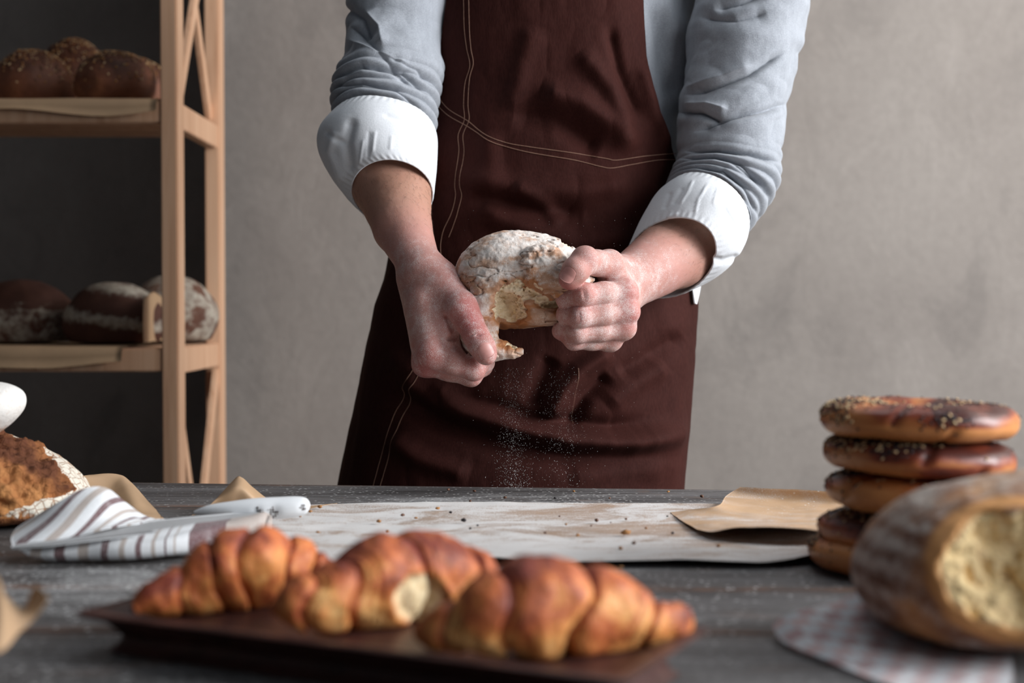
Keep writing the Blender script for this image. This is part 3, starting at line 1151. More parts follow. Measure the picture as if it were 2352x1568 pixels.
paper_patch('parchment_sheet', pts([
    [(500, 1300, 0.000), (470, 1235, 0.000), (520, 1190, 0.000), (610, 1163, 0.000)],
    [(820, 1291, 0.002), (830, 1235, 0.000), (850, 1190, 0.000), (860, 1156, 0.001)],
    [(1060, 1279, 0.004), (1080, 1235, 0.001), (1100, 1190, 0.000), (1100, 1154, 0.001)],
    [(1300, 1291, 0.0015), (1300, 1235, 0.000), (1300, 1190, 0.000), (1320, 1156, 0.001)],
    [(1560, 1286, 0.004), (1540, 1235, 0.001), (1520, 1190, 0.001), (1530, 1157, 0.001)],
    [(1760, 1291, 0.003), (1760, 1245, 0.001), (1740, 1200, 0.001), (1750, 1160, 0.001)],
    [(1880, 1272, 0.005), (1890, 1235, 0.002), (1890, 1200, 0.001), (1905, 1165, 0.001)],
    [(1990, 1262, 0.003), (2000, 1235, 0.002), (2000, 1200, 0.001), (2010, 1170, 0.001)],
]), (220, 60), 0, 'wide flour-dusted parchment sheet lying flat across the table middle', 'parch', seed=3, rough=0.0012, attrs={'flour': floured()})

zz = TZ + 0.003
paper_patch('parchment_sheet', [
    [T(1540, 1178, zz), T(1580, 1172, zz + 0.003), T(1648, 1163, zz + 0.008), P(1668, 1140, 1.35), P(1700, 1119, 1.36)],
    [T(1575, 1202, zz + 0.002), T(1620, 1190, zz + 0.003), T(1700, 1180, zz + 0.004), P(1740, 1150, 1.34), P(1755, 1122, 1.35)],
    [T(1625, 1222, zz + 0.005), T(1680, 1208, zz + 0.006), T(1760, 1195, zz + 0.004), P(1810, 1160, 1.33), P(1850, 1126, 1.34)],
    [T(1710, 1212, zz + 0.012), T(1780, 1208, zz + 0.008), T(1850, 1198, zz + 0.004), P(1900, 1165, 1.32), P(1935, 1132, 1.33)],
    [T(1820, 1216, zz + 0.013), T(1880, 1212, zz + 0.008), T(1930, 1200, zz + 0.004), P(1980, 1165, 1.31), P(2010, 1138, 1.32)],
    [T(1930, 1228, zz + 0.010), T(1980, 1220, zz + 0.008), T(2010, 1205, zz + 0.004), P(2040, 1170, 1.30), P(2080, 1145, 1.31)],
], (90, 70), 0, 'second parchment sheet curling up behind the ring stack', 'parch_b', seed=5, rough=0.002,
    attrs={'flour': lambda V: -0.10 + 0.34 * np.exp(-((proj(V)[0] - 1700) / 110) ** 2 - ((proj(V)[1] - 1192) / 12) ** 2)})

# kraft pieces at the left
paper_patch('kraft_paper', [
    [P(150, 1150, 1.30), P(170, 1105, 1.33), P(206, 1094, 1.35)],
    [T(240, 1205, zz), P(250, 1140, 1.32), P(270, 1090, 1.36)],
    [T(310, 1202, zz), T(310, 1175, zz + 0.006), P(300, 1108, 1.36)],
    [T(345, 1198, zz), T(345, 1183, zz + 0.004), P(334, 1145, 1.34)],
    [T(380, 1194, zz), T(375, 1190, zz + 0.001), T(372, 1188, zz + 0.002)],
], (40, 40), 0, 'brown paper piece standing up behind the striped towel', seed=7, rough=0.002)
paper_patch('kraft_paper', [
    [T(440, 1184, zz), T(470, 1176, zz + 0.002), P(500, 1152, 1.30)],
    [T(475, 1178, zz), P(505, 1140, 1.28), P(540, 1100, 1.31)],
    [T(530, 1176, zz), P(548, 1122, 1.28), P(556, 1098, 1.31)],
    [T(600, 1174, zz), P(590, 1145, 1.29), P(578, 1118, 1.32)],
    [T(640, 1168, zz), T(625, 1155, zz + 0.001), P(603, 1139, 1.335)],
], (50, 40), 0, 'folded brown paper corner peaking above the knife handle', seed=8, rough=0.0015)
paper_patch('kraft_paper', [
    [T(640, 1180, zz - 0.001), T(700, 1172, zz - 0.001), T(750, 1160, zz - 0.001)],
    [T(650, 1168, zz - 0.001), T(720, 1162, zz - 0.001), T(775, 1156, zz - 0.001)],
], (12, 12), 0, 'small brown paper scrap under the right end of the knife handle', seed=9, rough=0.0005)
paper_patch('kraft_paper', [
    [P(-60, 1500, 0.66), P(-60, 1420, 0.70), P(-60, 1330, 0.76)],
    [P(0, 1500, 0.66), P(0, 1410, 0.69), P(-10, 1318, 0.75)],
    [P(40, 1460, 0.69), P(30, 1425, 0.70), P(12, 1370, 0.72)],
    [P(78, 1425, 0.705), P(62, 1408, 0.71), P(52, 1400, 0.72)],
    [P(112, 1378, 0.71), P(100, 1362, 0.715), P(78, 1346, 0.72)],
], (40, 40), 0, 'blurred brown paper curl in the lower left foreground', seed=10, rough=0.002)


# ------------------------------------------------------------------ crumbs and seeds on the parchment
def small_bit(name, u, v, size, mat, label, cat, group, seed):
    rnd = np.random.RandomState(seed)
    p = T(u, v, TZ + 0.0035 if v > 1160 else TZ + 0.0005)
    V, F = [], []
    nu, nv = 8, 6
    for j in range(nv + 1):
        ph = -math.pi / 2 + math.pi * j / nv
        for i in range(nu):
            th = 2 * math.pi * i / nu
            r = 1 + (rnd.rand() - 0.5) * 0.5
            V.append((math.cos(ph) * math.cos(th) * size[0] * r, math.cos(ph) * math.sin(th) * size[1] * r, math.sin(ph) * size[2] * r))
    for j in range(nv):
        for i in range(nu):
            F.append((j * nu + i, j * nu + (i + 1) % nu, (j + 1) * nu + (i + 1) % nu, (j + 1) * nu + i))
    V = np.array(V)
    V[:, 2] -= V[:, 2].min()
    o = mk(name, V, F, mat)
    o.location = tuple(p)
    o.rotation_euler = (0, 0, rnd.rand() * 3.14)
    return tag(o, label, cat, group)


for k, (u, v, s) in enumerate(((1065, 1199, 1.7), (925, 1186, 1.3), (1370, 1199, 1.6), (1080, 1216, 1.0), (1252, 1226, 1.0), (1438, 1194, 1.0), (1545, 1227, 1.1),
                               (1456, 1250, 1.2), (1358, 1209, 0.8), (1097, 1208, 0.8), (1285, 1187, 0.7), (1403, 1201, 0.6), (1533, 1187, 0.7), (1612, 1143, 1.5),
                               (1160, 1145, 1.2), (1275, 1146, 1.0), (1090, 1130, 1.2), (1030, 1127, 1.3), (1035, 1179, 1.1), (1080, 1153, 1.1), (1400, 1146, 0.9), (1680, 1167, 0.9))):
    small_bit('seed', u, v, (0.0016 * s, 0.0011 * s, 0.0009 * s), M['seed_b'] if k % 3 else M['poppy'],
              'tiny dark seed scattered on the floured work area', 'seed', 'dark seeds scattered over the floured table', 30 + k)
for k, (u, v, s) in enumerate(((1437, 1228, 2.2), (1327, 1232, 1.2), (870, 1200, 1.4), (955, 1191, 0.9), (735, 1167, 1.6), (712, 1177, 1.2), (690, 1188, 1.0), (1425, 1262, 1.2),
                               (1300, 1206, 0.9), (1484, 1215, 0.9), (1005, 1170, 1.2), (1650, 1256, 1.0), (890, 1222, 1.1), (730, 1224, 1.0), (1318, 1130, 1.0), (1535, 1131, 1.0), (1425, 1305, 1.0))):
    small_bit('crumb', u, v, (0.0020 * s, 0.0013 * s, 0.0009 * s), M['crumb_c'],
              'tiny golden crust crumb on the floured work area', 'crumb', 'golden crumbs scattered over the floured table', 60 + k)


# ------------------------------------------------------------------ bread on the table, left
def rustic_loaf():
    c = np.array([-0.486, 1.270, TZ + 0.034])
    f = Field(c - [0.13, 0.115, 0.05], c + [0.135, 0.115, 0.07], 0.0016)
    a_ = 0.22
    rt = np.array([[math.cos(a_), 0, math.sin(a_)], [0, 1, 0], [-math.sin(a_), 0, math.cos(a_)]])
    f.ell(c, (0.108, 0.096, 0.046), rt, k=0)
    f.ell(c + [-0.045, 0, 0.008], (0.072, 0.080, 0.046), k=0.02)
    f.cut(lambda s, sl: (s.grid(sl)[2] - (TZ + 0.003)) + 0 * s.grid(sl)[0] + 0 * s.grid(sl)[1], k=0.008)
    # ear: an open furrow along the front upper side
    path = [P(-40, 1010, 1.20), P(35, 1030, 1.20), P(75, 1075, 1.20), P(120, 1090, 1.205), P(165, 1125, 1.21)]
    for a, b in zip(path[:-1], path[1:]):
        f.cutcap(a, b, 0.007, 0.006, 0.004)
    f.add(lambda p: -0.0035 * (fbm(p, 60, 1, 3) - 0.5) - 0.0025 * (fbm(p, 200, 2, 2) - 0.5))
    V, F = f.mesh(1)
    u, v = proj(V)
    # open torn zone in the front, floured skin around
    um = np.interp(v, [960, 985, 1030, 1085, 1122, 1134, 1146, 1165, 1192], [20, 50, 100, 148, 174, 150, 105, 50, -30])
    front = (V[:, 1] < 1.30).astype(float)
    n = fbm(V, 50, 4, 3)
    inner = sst(um - u + (n - 0.5) * 50, -5, 9) * front
    d, _ = polyd(u, v, [(-40, 1010), (35, 1030), (75, 1075), (120, 1090), (165, 1125)])
    V = V + (-(0.0045 * (fbm(V, 260, 0, 2) - 0.5) + 0.016 * (fbm(V, 90, 1, 2) - 0.5)) * inner)[:, None] * vnormals(V, F)
    bake = np.clip(0.30 + 0.55 * np.exp(-(d / 26) ** 2) + 0.35 * sst(v, 1090, 1030), 0, 1) * inner + (1 - inner) * (0.4 + 0.4 * (v > 1190))
    flour = np.where(inner > 0.5, 0.0, 0.9 - 0.9 * sst(v, 1180, 1205) - 0.35 * (n > 0.6))
    o = mk('rustic_loaf', V, F, M['rustic'], attrs={'bake': bake, 'flour': flour, 'crumb': V[:, 0] * 0}, loc=c)
    return tag(o, 'large rustic brown loaf with cracked floured rim behind the striped towel', 'loaf')


rustic_loaf()


def top_roll():
    c = np.array([-0.504, 1.255, 0.838])
    f = Field(c - [0.09, 0.07, 0.05], c + [0.09, 0.07, 0.05], 0.0018)
    a = 0.30
    rot = np.array([[math.cos(a), 0, math.sin(a)], [0, 1, 0], [-math.sin(a), 0, math.cos(a)]])
    f.ell(c, (0.076, 0.052, 0.029), rot.T, k=0)
    f.add(lambda p: -0.004 * (fbm(p, 30, 1, 3) - 0.5))
    V, F = f.mesh(1)
    n = fbm(V, 30, 2, 3)
    o = mk('floured_roll', V, F, M['roll'], attrs={'bake': 0.3 + 0.5 * (n > 0.62) + 0.3 * sst(V[:, 2], c[2], c[2] - 0.02), 'flour': 0.75 - 1.0 * sst(V[:, 2], c[2] + 0.004, c[2] - 0.022) + 0.5 * (n - 0.5), 'crumb': n * 0}, loc=c)
    return tag(o, 'pale floured roll resting on top of the rustic loaf', 'roll')


top_roll()


# ------------------------------------------------------------------ striped towel and knife
def towel():
    z0 = TZ + 0.001
    # upper flap, leaning towards the loaf: rows from left to right, points from bottom to top edge
    rows = [
        [P(34, 1262, 1.035), P(26, 1240, 1.05), P(36, 1218, 1.075), P(60, 1200, 1.09)],
        [P(100, 1247, 1.045), P(95, 1225, 1.05), P(110, 1190, 1.075), P(125, 1160, 1.09)],
        [P(170, 1232, 1.055), P(165, 1210, 1.06), P(175, 1160, 1.085), P(190, 1124, 1.10)],
        [P(235, 1215, 1.065), P(232, 1192, 1.08), P(235, 1150, 1.095), P(242, 1121, 1.11)],
        [P(290, 1205, 1.09), P(288, 1193, 1.10), P(284, 1172, 1.11), P(282, 1150, 1.12)],
        [P(345, 1199, 1.12), P(342, 1196, 1.125), P(332, 1196, 1.13), P(325, 1182, 1.15)],
        [P(392, 1197, 1.14), P(384, 1195, 1.15), P(374, 1193, 1.16), P(360, 1194, 1.17)],
    ]
    K = np.asarray(rows)
    n0, n1 = 90, 50
    a = catmull(K, np.linspace(0, 6, n0))
    G = catmull(a.transpose(1, 0, 2), np.linspace(0, 3, n1)).transpose(1, 0, 2)
    G[..., 2] = np.maximum(G[..., 2], z0 + 0.001)
    G[..., 1] += 0.003 * (fbm(G, 18, 3, 3) - 0.5)
    V1, F1 = sheet(G, 0.0016)
    uu = np.linspace(0, 1, n0)[:, None] * np.ones(n1)
    vv = np.ones(n0)[:, None] * np.linspace(0, 1, n1)
    U = np.concatenate([np.stack([(0.93 - uu * 0.0) * 0 + 0.03 + 0.62 * (uu * 0.92 + (1 - vv) * 0.30 - 0.06), vv], -1).reshape(-1, 2)] * 2)
    U[:, 0] = np.clip(U[:, 0], 0.0, 0.66)
    # front roll: sections along X
    secs = []
    for (u, vt, vb, Yc) in ((52, 1254, 1262, 1.045), (100, 1250, 1281, 1.06), (200, 1238, 1297, 1.065), (300, 1226, 1301, 1.065), (400, 1214, 1300, 1.075), (470, 1203, 1288, 1.09), (520, 1194, 1278, 1.105), (575, 1183, 1268, 1.12), (606, 1176, 1262, 1.13), (616, 1182, 1256, 1.135)):
        top, bot = P(u, vt, Yc), P(u, vb, Yc)
        b = max(bot[2], z0)
        secs.append((top[0], Yc, b, top[2]))
    S = np.array(secs)
    nv, nu = 150, 48
    Q = catmull(S, np.linspace(0, len(S) - 1, nv))
    th = np.linspace(0, 2 * math.pi, nu, endpoint=False)
    R = np.zeros((nv, nu, 3))
    for i in range(nv):
        x, y, zb, zt = Q[i]
        h = max(zt - zb, 0.003)
        R[i, :, 0] = x
        R[i, :, 1] = y + 0.022 * np.cos(th) * min(1, h / 0.012)
        R[i, :, 2] = zb + h / 2 + h / 2 * np.sign(np.sin(th)) * np.abs(np.sin(th)) ** 0.8
    nrm = tube_normals(R)
    wr = 0.0022 * (np.abs(np.sin(th[None, :] * 1.5 + R[..., 0] * 25)) - 0.5)
    R += nrm * (wr + 0.003 * (fbm(R, 25, 6, 3) - 0.5))[..., None]
    R[..., 2] = np.maximum(R[..., 2], z0)
    Vr, Fr = gridmesh(R.transpose(1, 0, 2), True)
    k = np.linspace(0, 1, nv)
    ux = np.interp(Q[:, 0], [S[0, 0], P(500, 0, 1.1)[0], S[-1, 0]], [0.02, 0.80, 0.97])
    # stripe layout read off along the roll
    U2 = np.stack([np.broadcast_to(ux[None, :], (nu, nv)), np.zeros((nu, nv))], -1).reshape(-1, 2)
    V = np.concatenate([V1, Vr])
    F = [tuple(f) for f in F1] + [tuple(f + len(V1)) for f in Fr]
    F += [tuple(len(V1) + i * nv for i in range(nu)), tuple(len(V1) + i * nv + nv - 1 for i in range(nu))[::-1]]
    o = mk('striped_towel', V, F, M['towel'], uv=np.concatenate([U, U2]))
    return tag(o, 'white linen towel with mauve and beige stripes crumpled in front of the rustic loaf', 'towel')


towel()


def knife():
    tip = P(26, 1258, 1.028)
    e = empty('bread_knife', P(560, 1185, 1.16), 'flour-covered knife with thick white handle lying on the striped towel', 'knife')
    # blade: spine away from the camera, edge towards it
    spine = [P(26, 1255, 1.030), P(120, 1238, 1.055), P(250, 1211, 1.095), P(400, 1192, 1.14), P(530, 1180, 1.185), P(600, 1172, 1.20)]
    edge = [P(26, 1259, 1.028), P(120, 1252, 1.030), P(250, 1236, 1.045), P(400, 1219, 1.075), P(500, 1210, 1.115), P(590, 1196, 1.15)]
    S, E = catmull(spine, np.linspace(0, 5, 60)), catmull(edge, np.linspace(0, 5, 60))
    G = np.stack([S * (1 - t) + E * t for t in np.linspace(0, 1, 8)], 1)
    V, F = sheet(G, 0.0016)
    mk('blade', V, F, M['blade'], e)
    # handle
    cu = [(446, 1177, 1.195), (480, 1172, 1.195), (530, 1169, 1.195), (585, 1167, 1.197), (640, 1166, 1.20), (680, 1163, 1.202), (703, 1161, 1.203), (711, 1161, 1.204)]
    rr = [0.0016, 0.0050, 0.0072, 0.0092, 0.0100, 0.0094, 0.0072, 0.0015]
    C = catmull([P(*c) for c in cu], np.linspace(0, 7, 70))
    R_ = catmull(np.array(rr)[:, None], np.linspace(0, 7, 70))[:, 0]
    V, F = tube(C, R_, 28)
    V = np.asarray(V)
    cc = np.repeat(C, 28, 0)
    V[:, 1] = cc[:, 1] + (V[:, 1] - cc[:, 1]) * 1.15
    V[:, 2] = cc[:, 2] + (V[:, 2] - cc[:, 2]) * 0.92
    dd = 0
    u, v = proj(V)
    frontside = V[:, 1] < cc[:, 1]
    for (a, b, r, dpt) in ((628, 1178, 15, 0.0022), (590, 1174, 9, 0.0012), (694, 1166, 9, 0.0012)):
        w = np.exp(-(((u - a) ** 2 + (v - b) ** 2) / r ** 2)) * frontside
        V[:, 1] += dpt * w
    V[:, 2] = np.maximum(V[:, 2], TZ + 0.003)
    h = mk('handle', V, F, M['handle'], e)
    bits = []
    rnd = random.Random(3)
    for (a, b, w, n) in ((594, 1173, 9, 16), (628, 1180, 11, 34), (622, 1172, 8, 12), (694, 1166, 7, 10)):
        for _ in range(n):
            ang, q = rnd.random() * 6.28, (0.4 + 0.6 * rnd.random()) * w
            bu, bv = a + q * math.cos(ang), b + q * 0.75 * math.sin(ang)
            best = np.argmin((u - bu) ** 2 + (v - bv) ** 2 + 1e6 * (~frontside))
            p = V[best]
            bits.append(box(p[0], p[1] - 0.0002, p[2], 0.0011 * (0.5 + rnd.random()), 0.0008, 0.0008 * (0.4 + rnd.random()), 0, Matrix.Rotation(rnd.random() * 3, 3, 'Y')))
    mk('dough_residue', *join(bits), M['grime'], e)['kind'] = 'stuff'


knife()


# ------------------------------------------------------------------ ring breads on the right
def ring_bread(c, R, r, h, seed, label, tilt=(0, 0), rot=0.0, torn=None, pop=1.0, dark=0.0):
    nu, nv = 170, 44
    a = np.linspace(0, 2 * math.pi, nu, endpoint=False)
    b = np.linspace(0, 2 * math.pi, nv, endpoint=False)
    A, B = np.meshgrid(a, b, indexing='ij')
    D = np.stack([np.cos(A), np.sin(A), np.full_like(A, seed * 0.37)], -1)
    w = 1 + 0.16 * (vn(D, 1.6, seed) - 0.5) * 2
    cb, sb = np.cos(B), np.sin(B)
    rr = r * w
    x = (R - r + rr * np.sign(cb) * np.abs(cb) ** 0.85)
    z = h / 2 * (1 + 0.12 * (vn(D, 2.3, seed + 1) - 0.5) * 2) * np.sign(sb) * np.abs(sb) ** 0.8
    z = np.where(sb < 0, np.maximum(z, -h * 0.43), z)
    x = x * (1 + 0.035 * (vn(D, 1.3, seed + 2) - 0.5) * 2)
    # an overlapped seam where the ends join
    sa = 1.7 * math.pi + seed * 0.9
    seam = np.exp(-((np.angle(np.exp(1j * (A - sa - 0.5 * B * 0.2))) / 0.05) ** 2))
    z = z * (1 - 0.12 * seam)
    x = x - 0.003 * seam * (cb > 0)
    V3 = np.stack([x * np.cos(A), x * np.sin(A) * 0.98, z], -1)
    nrm = np.stack([cb * np.cos(A), cb * np.sin(A), sb], -1)
    V3 += nrm * (0.0016 * (fbm(V3 + seed, 60, seed, 3) - 0.5))[..., None]
    crumb = np.zeros((nu, nv))
    if torn is not None:
        ta, tb, wa, wb = torn
        q = (np.angle(np.exp(1j * (A + rot - ta))) / wa) ** 2 + (np.angle(np.exp(1j * (B - tb))) / wb) ** 2
        q = q + 0.8 * (fbm(V3, 130, 2, 2) - 0.5)
        crumb = sst(q, 1.1, 0.9)
        V3 -= nrm * (crumb * (0.004 + 0.004 * (fbm(V3, 260, 1, 2) - 0.5)))[..., None]
    cr, sr = math.cos(rot), math.sin(rot)
    x, y, z = V3[..., 0] * cr - V3[..., 1] * sr, V3[..., 0] * sr + V3[..., 1] * cr, V3[..., 2]
    z = z + x * tilt[0] + y * tilt[1]
    V3 = np.stack([x, y, z], -1)
    f = np.stack([np.roll(np.arange(nu), -1)])
    I, J = np.meshgrid(np.arange(nu), np.arange(nv), indexing='ij')
    I2, J2 = (I + 1) % nu, (J + 1) % nv
    F = np.stack([I * nv + J, I2 * nv + J, I2 * nv + J2, I * nv + J2], -1).reshape(-1, 4)
    patch = vn(np.stack([np.cos(A), np.sin(A), B * 0.12 + seed], -1), 2.0, seed + 3)
    bake = 0.24 + 0.40 * sst(sb, -0.1, 0.75) + (0.95 * (patch - 0.5) + dark) + 0.18 * seam
    o = mk('ring_bread', V3.reshape(-1, 3), F, M['bagel'], attrs={'bake': bake.ravel(), 'crumb': crumb.ravel()})
    o.location = tuple(c)
    tag(o, label, 'ring bread')

    def region(V, N):
        base = np.clip(N[:, 2] + 0.25, 0, 1) ** 0.7
        m = vn(V, 26, seed + 1)
        an = np.arctan2(V[:, 1], V[:, 0])
        fr = (0.3 + (np.sin(an) < 0.3)) * (1.0 + 1.5 * (np.cos(an) < 0.1))
        return base * (0.04 + sst(m, 0.40, 0.56)) * fr
    scatter_seeds(o, 'seed_topping', int(1500 * pop), seed + 11, [M['sesame'], M['poppy'], M['poppy'], M['poppy'], M['poppy']], [0.0020, 0.0014, 0.0013, 0.0015, 0.0013], region)
    return o


def stack():
    Y = 1.02
    spec = [(2098, 1298, 0.0735, 0.0275, 3, 'bottom ring bread of the stack, resting on the table', (0.0, -0.01), None, 1.0),
            (2110, 1214, 0.0690, 0.0262, 8, 'dark glazed ring bread, second from the bottom of the stack', (0.0, 0.0), None, 0.5),
            (2140, 1126, 0.0735, 0.0272, 5, 'seed-crusted ring bread with a torn pale spot, middle of the stack', (-0.01, 0.0), (math.pi * 1.5 + 0.38, 0.18, 0.17, 0.55), 1.3),
            (2111, 1045, 0.0685, 0.0262, 9, 'reddish glazed ring bread, second from the top of the stack', (-0.045, 0.0), None, 0.6),
            (2105, 963, 0.0703, 0.0275, 12, 'topmost golden ring bread of the stack', (-0.02, 0.0), None, 0.9)]
    z = TZ + 0.0005
    for (u, v, R, h, sd, lb, tl, torn, pop) in spec:
        c = P(u, v, Y)
        ring_bread((c[0], Y, c[2] if v < 1290 else TZ + 0.0128), R, 0.026, h * 0.955, sd, lb, tl, sd * 1.1 if torn is None else 0.0, torn, pop, {8: 0.28, 9: 0.22, 12: -0.06}.get(sd, 0.02))


stack()


# ------------------------------------------------------------------ checked napkin and torn country loaf
def napkin():
    z = TZ + 0.0008
    rows = [
        [P(1776, 1440, 0.815), P(1790, 1424, 0.818), P(1806, 1412, 0.82)],
        [P(1800, 1478, 0.79), P(1850, 1440, 0.80), P(1870, 1400, 0.83)],
        [P(1885, 1513, 0.755), P(1925, 1455, 0.79), P(1945, 1376, 0.84)],
        [P(1990, 1556, 0.720), P(2030, 1480, 0.77), P(2030, 1352, 0.85)],
        [T(2120, 1600, z), T(2150, 1500, z + 0.002), T(2130, 1400, z)],
        [T(2320, 1620, z), T(2330, 1520, z + 0.002), T(2300, 1420, z)],
    ]
    K = np.asarray(rows)
    n0, n1 = 80, 40
    a = catmull(K, np.linspace(0, 5, n0))
    G = catmull(a.transpose(1, 0, 2), np.linspace(0, 2, n1)).transpose(1, 0, 2)
    G[..., 2] = np.maximum(G[..., 2], z)
    G[..., 2] += 0.003 * np.abs(fbm(G, 25, 3, 3) - 0.5)
    V, F = sheet(G, 0.0018)
    uv = np.stack([V[:, 0] * 4.2 + V[:, 1] * 1.2, V[:, 1] * 3.6 - V[:, 0] * 1.2], -1)
    o = mk('checked_napkin', V, F, M['napkin'], uv=uv)
    return tag(o, 'cotton napkin with faded red and grey checks beneath the torn loaf', 'napkin')


napkin()


def torn_loaf():
    c = P(2280, 1375, 0.79)
    c[2] = TZ + 0.047
    f = Field(c - [0.085, 0.09, 0.05], c + [0.10, 0.09, 0.06], 0.0013)
    f.ell(c, (0.073, 0.074, 0.046), k=0)
    f.ell(c + [-0.004, 0.0, -0.010], (0.070, 0.072, 0.036), k=0.015)
    f.ell(c + [0.035, 0.005, 0.004], (0.056, 0.062, 0.045), k=0.02)
    f.cut(lambda s, sl: s.grid(sl)[2] - (TZ + 0.0065) + 0 * s.grid(sl)[0] + 0 * s.grid(sl)[1], k=0.01)
    outer = f.d.copy()
    gc = P(2428, 1265, 0.672)

    def gouge(s, sl):
        p = s.pts(sl)
        d = s.ell_d(sl, gc, (0.066, 0.074, 0.064))
        return (d + 0.019 * (fbm(p, 34, 1, 3) - 0.5) + 0.007 * (fbm(p, 95, 2, 2) - 0.5)).astype(np.float32)
    f.cut(gouge, k=0.0015)
    f.add(lambda p: -0.0030 * (fbm(p, 45, 1, 3) - 0.5))
    V, F = f.mesh(1)
    od = f.sample(outer, V)
    crumb = sst(-od, 0.0018, 0.0040)
    V = V + vnormals(V, F) * ((fbm(V, 170, 3, 3) - 0.5) * 0.011 * crumb)[:, None]
    n = fbm(V, 24, 4, 3)
    st = np.sin(V[:, 2] * 430 + 6 * vn(V, 30, 1) + V[:, 0] * 150) * 0.5 + 0.5
    gd = np.linalg.norm((V - gc) / [0.066, 0.074, 0.064], axis=1)
    edge = np.exp(-((gd - 1.08 - 0.25 * (n - 0.5)) / 0.075) ** 2) * (1 - crumb)
    low = sst(V[:, 2], TZ + 0.045, TZ + 0.012)
    bake = 0.66 + 1.0 * (n - 0.5) - 0.15 * st - 0.85 * edge + 0.1 * low
    flour = 0.44 + 0.30 * st * sst(n, 0.35, 0.6) + 0.50 * (fbm(V, 45, 2, 3) - 0.35) - 1.2 * edge - 0.10 * low
    o = mk('torn_country_loaf', V, F, M['torn'], attrs={'bake': bake, 'flour': flour, 'crumb': crumb}, loc=c)
    return tag(o, 'large country loaf torn open to its yellow crumb in the right foreground', 'loaf')


torn_loaf()


# ------------------------------------------------------------------ tray and croissants
def tray():
    zr = TZ + 0.022
    A = T(165, 1412, zr)
    Fp = T(1442, 1572, zr)
    B = T(1650, 1448, zr)
    ex = (Fp - A)
    L = np.linalg.norm(ex)
    ex = ex / L
    ey = np.cross([0, 0, 1], ex)
    W = abs((B - Fp) @ ey)
    c = A + ex * L / 2 + ey * W / 2
    c[2] = TZ
    e = empty('wooden_tray', c, 'dark stained rectangular wooden tray holding croissants', 'tray')
    prof = [(0.0, 0.0), (-0.004, 0.004), (-0.006, 0.008), (0.0, 0.016), (0.010, 0.0205), (0.012, 0.022), (0.010, 0.023), (0.004, 0.0225), (-0.006, 0.0195)]
    # loops of a rounded rectangle: inset by each profile step
    def loop(inset, z):
        hx, hy = L / 2 - 0.012 + inset, W / 2 - 0.012 + inset
        pt = []
        rc = 0.003
        for (sx, sy, a0) in ((1, 1, 0), (-1, 1, 90), (-1, -1, 180), (1, -1, 270)):
            for k in range(4):
                a = math.radians(a0 + 30 * k)
                pt.append(c + ex * (sx * (hx - rc) + rc * math.cos(a)) + ey * (sy * (hy - rc) + rc * math.sin(a)) + np.array([0, 0, z]))
        return pt
    loops = [loop(i, z + 0.0006) for i, z in prof]
    loops.append(loop(-0.012, 0.0170))
    V = [p for lp in loops for p in lp]
    n = 16
    F = []
    for i in range(len(loops) - 1):
        for k in range(n):
            F.append((i * n + k, i * n + (k + 1) % n, (i + 1) * n + (k + 1) % n, (i + 1) * n + k))
    F.append(tuple(range(n))[::-1])
    F.append(tuple((len(loops) - 1) * n + k for k in range(n)))
    ta = mk('tray_body', V, F, M['tray'], e, smooth=False)
    return TZ + 0.0176


ZT = tray()


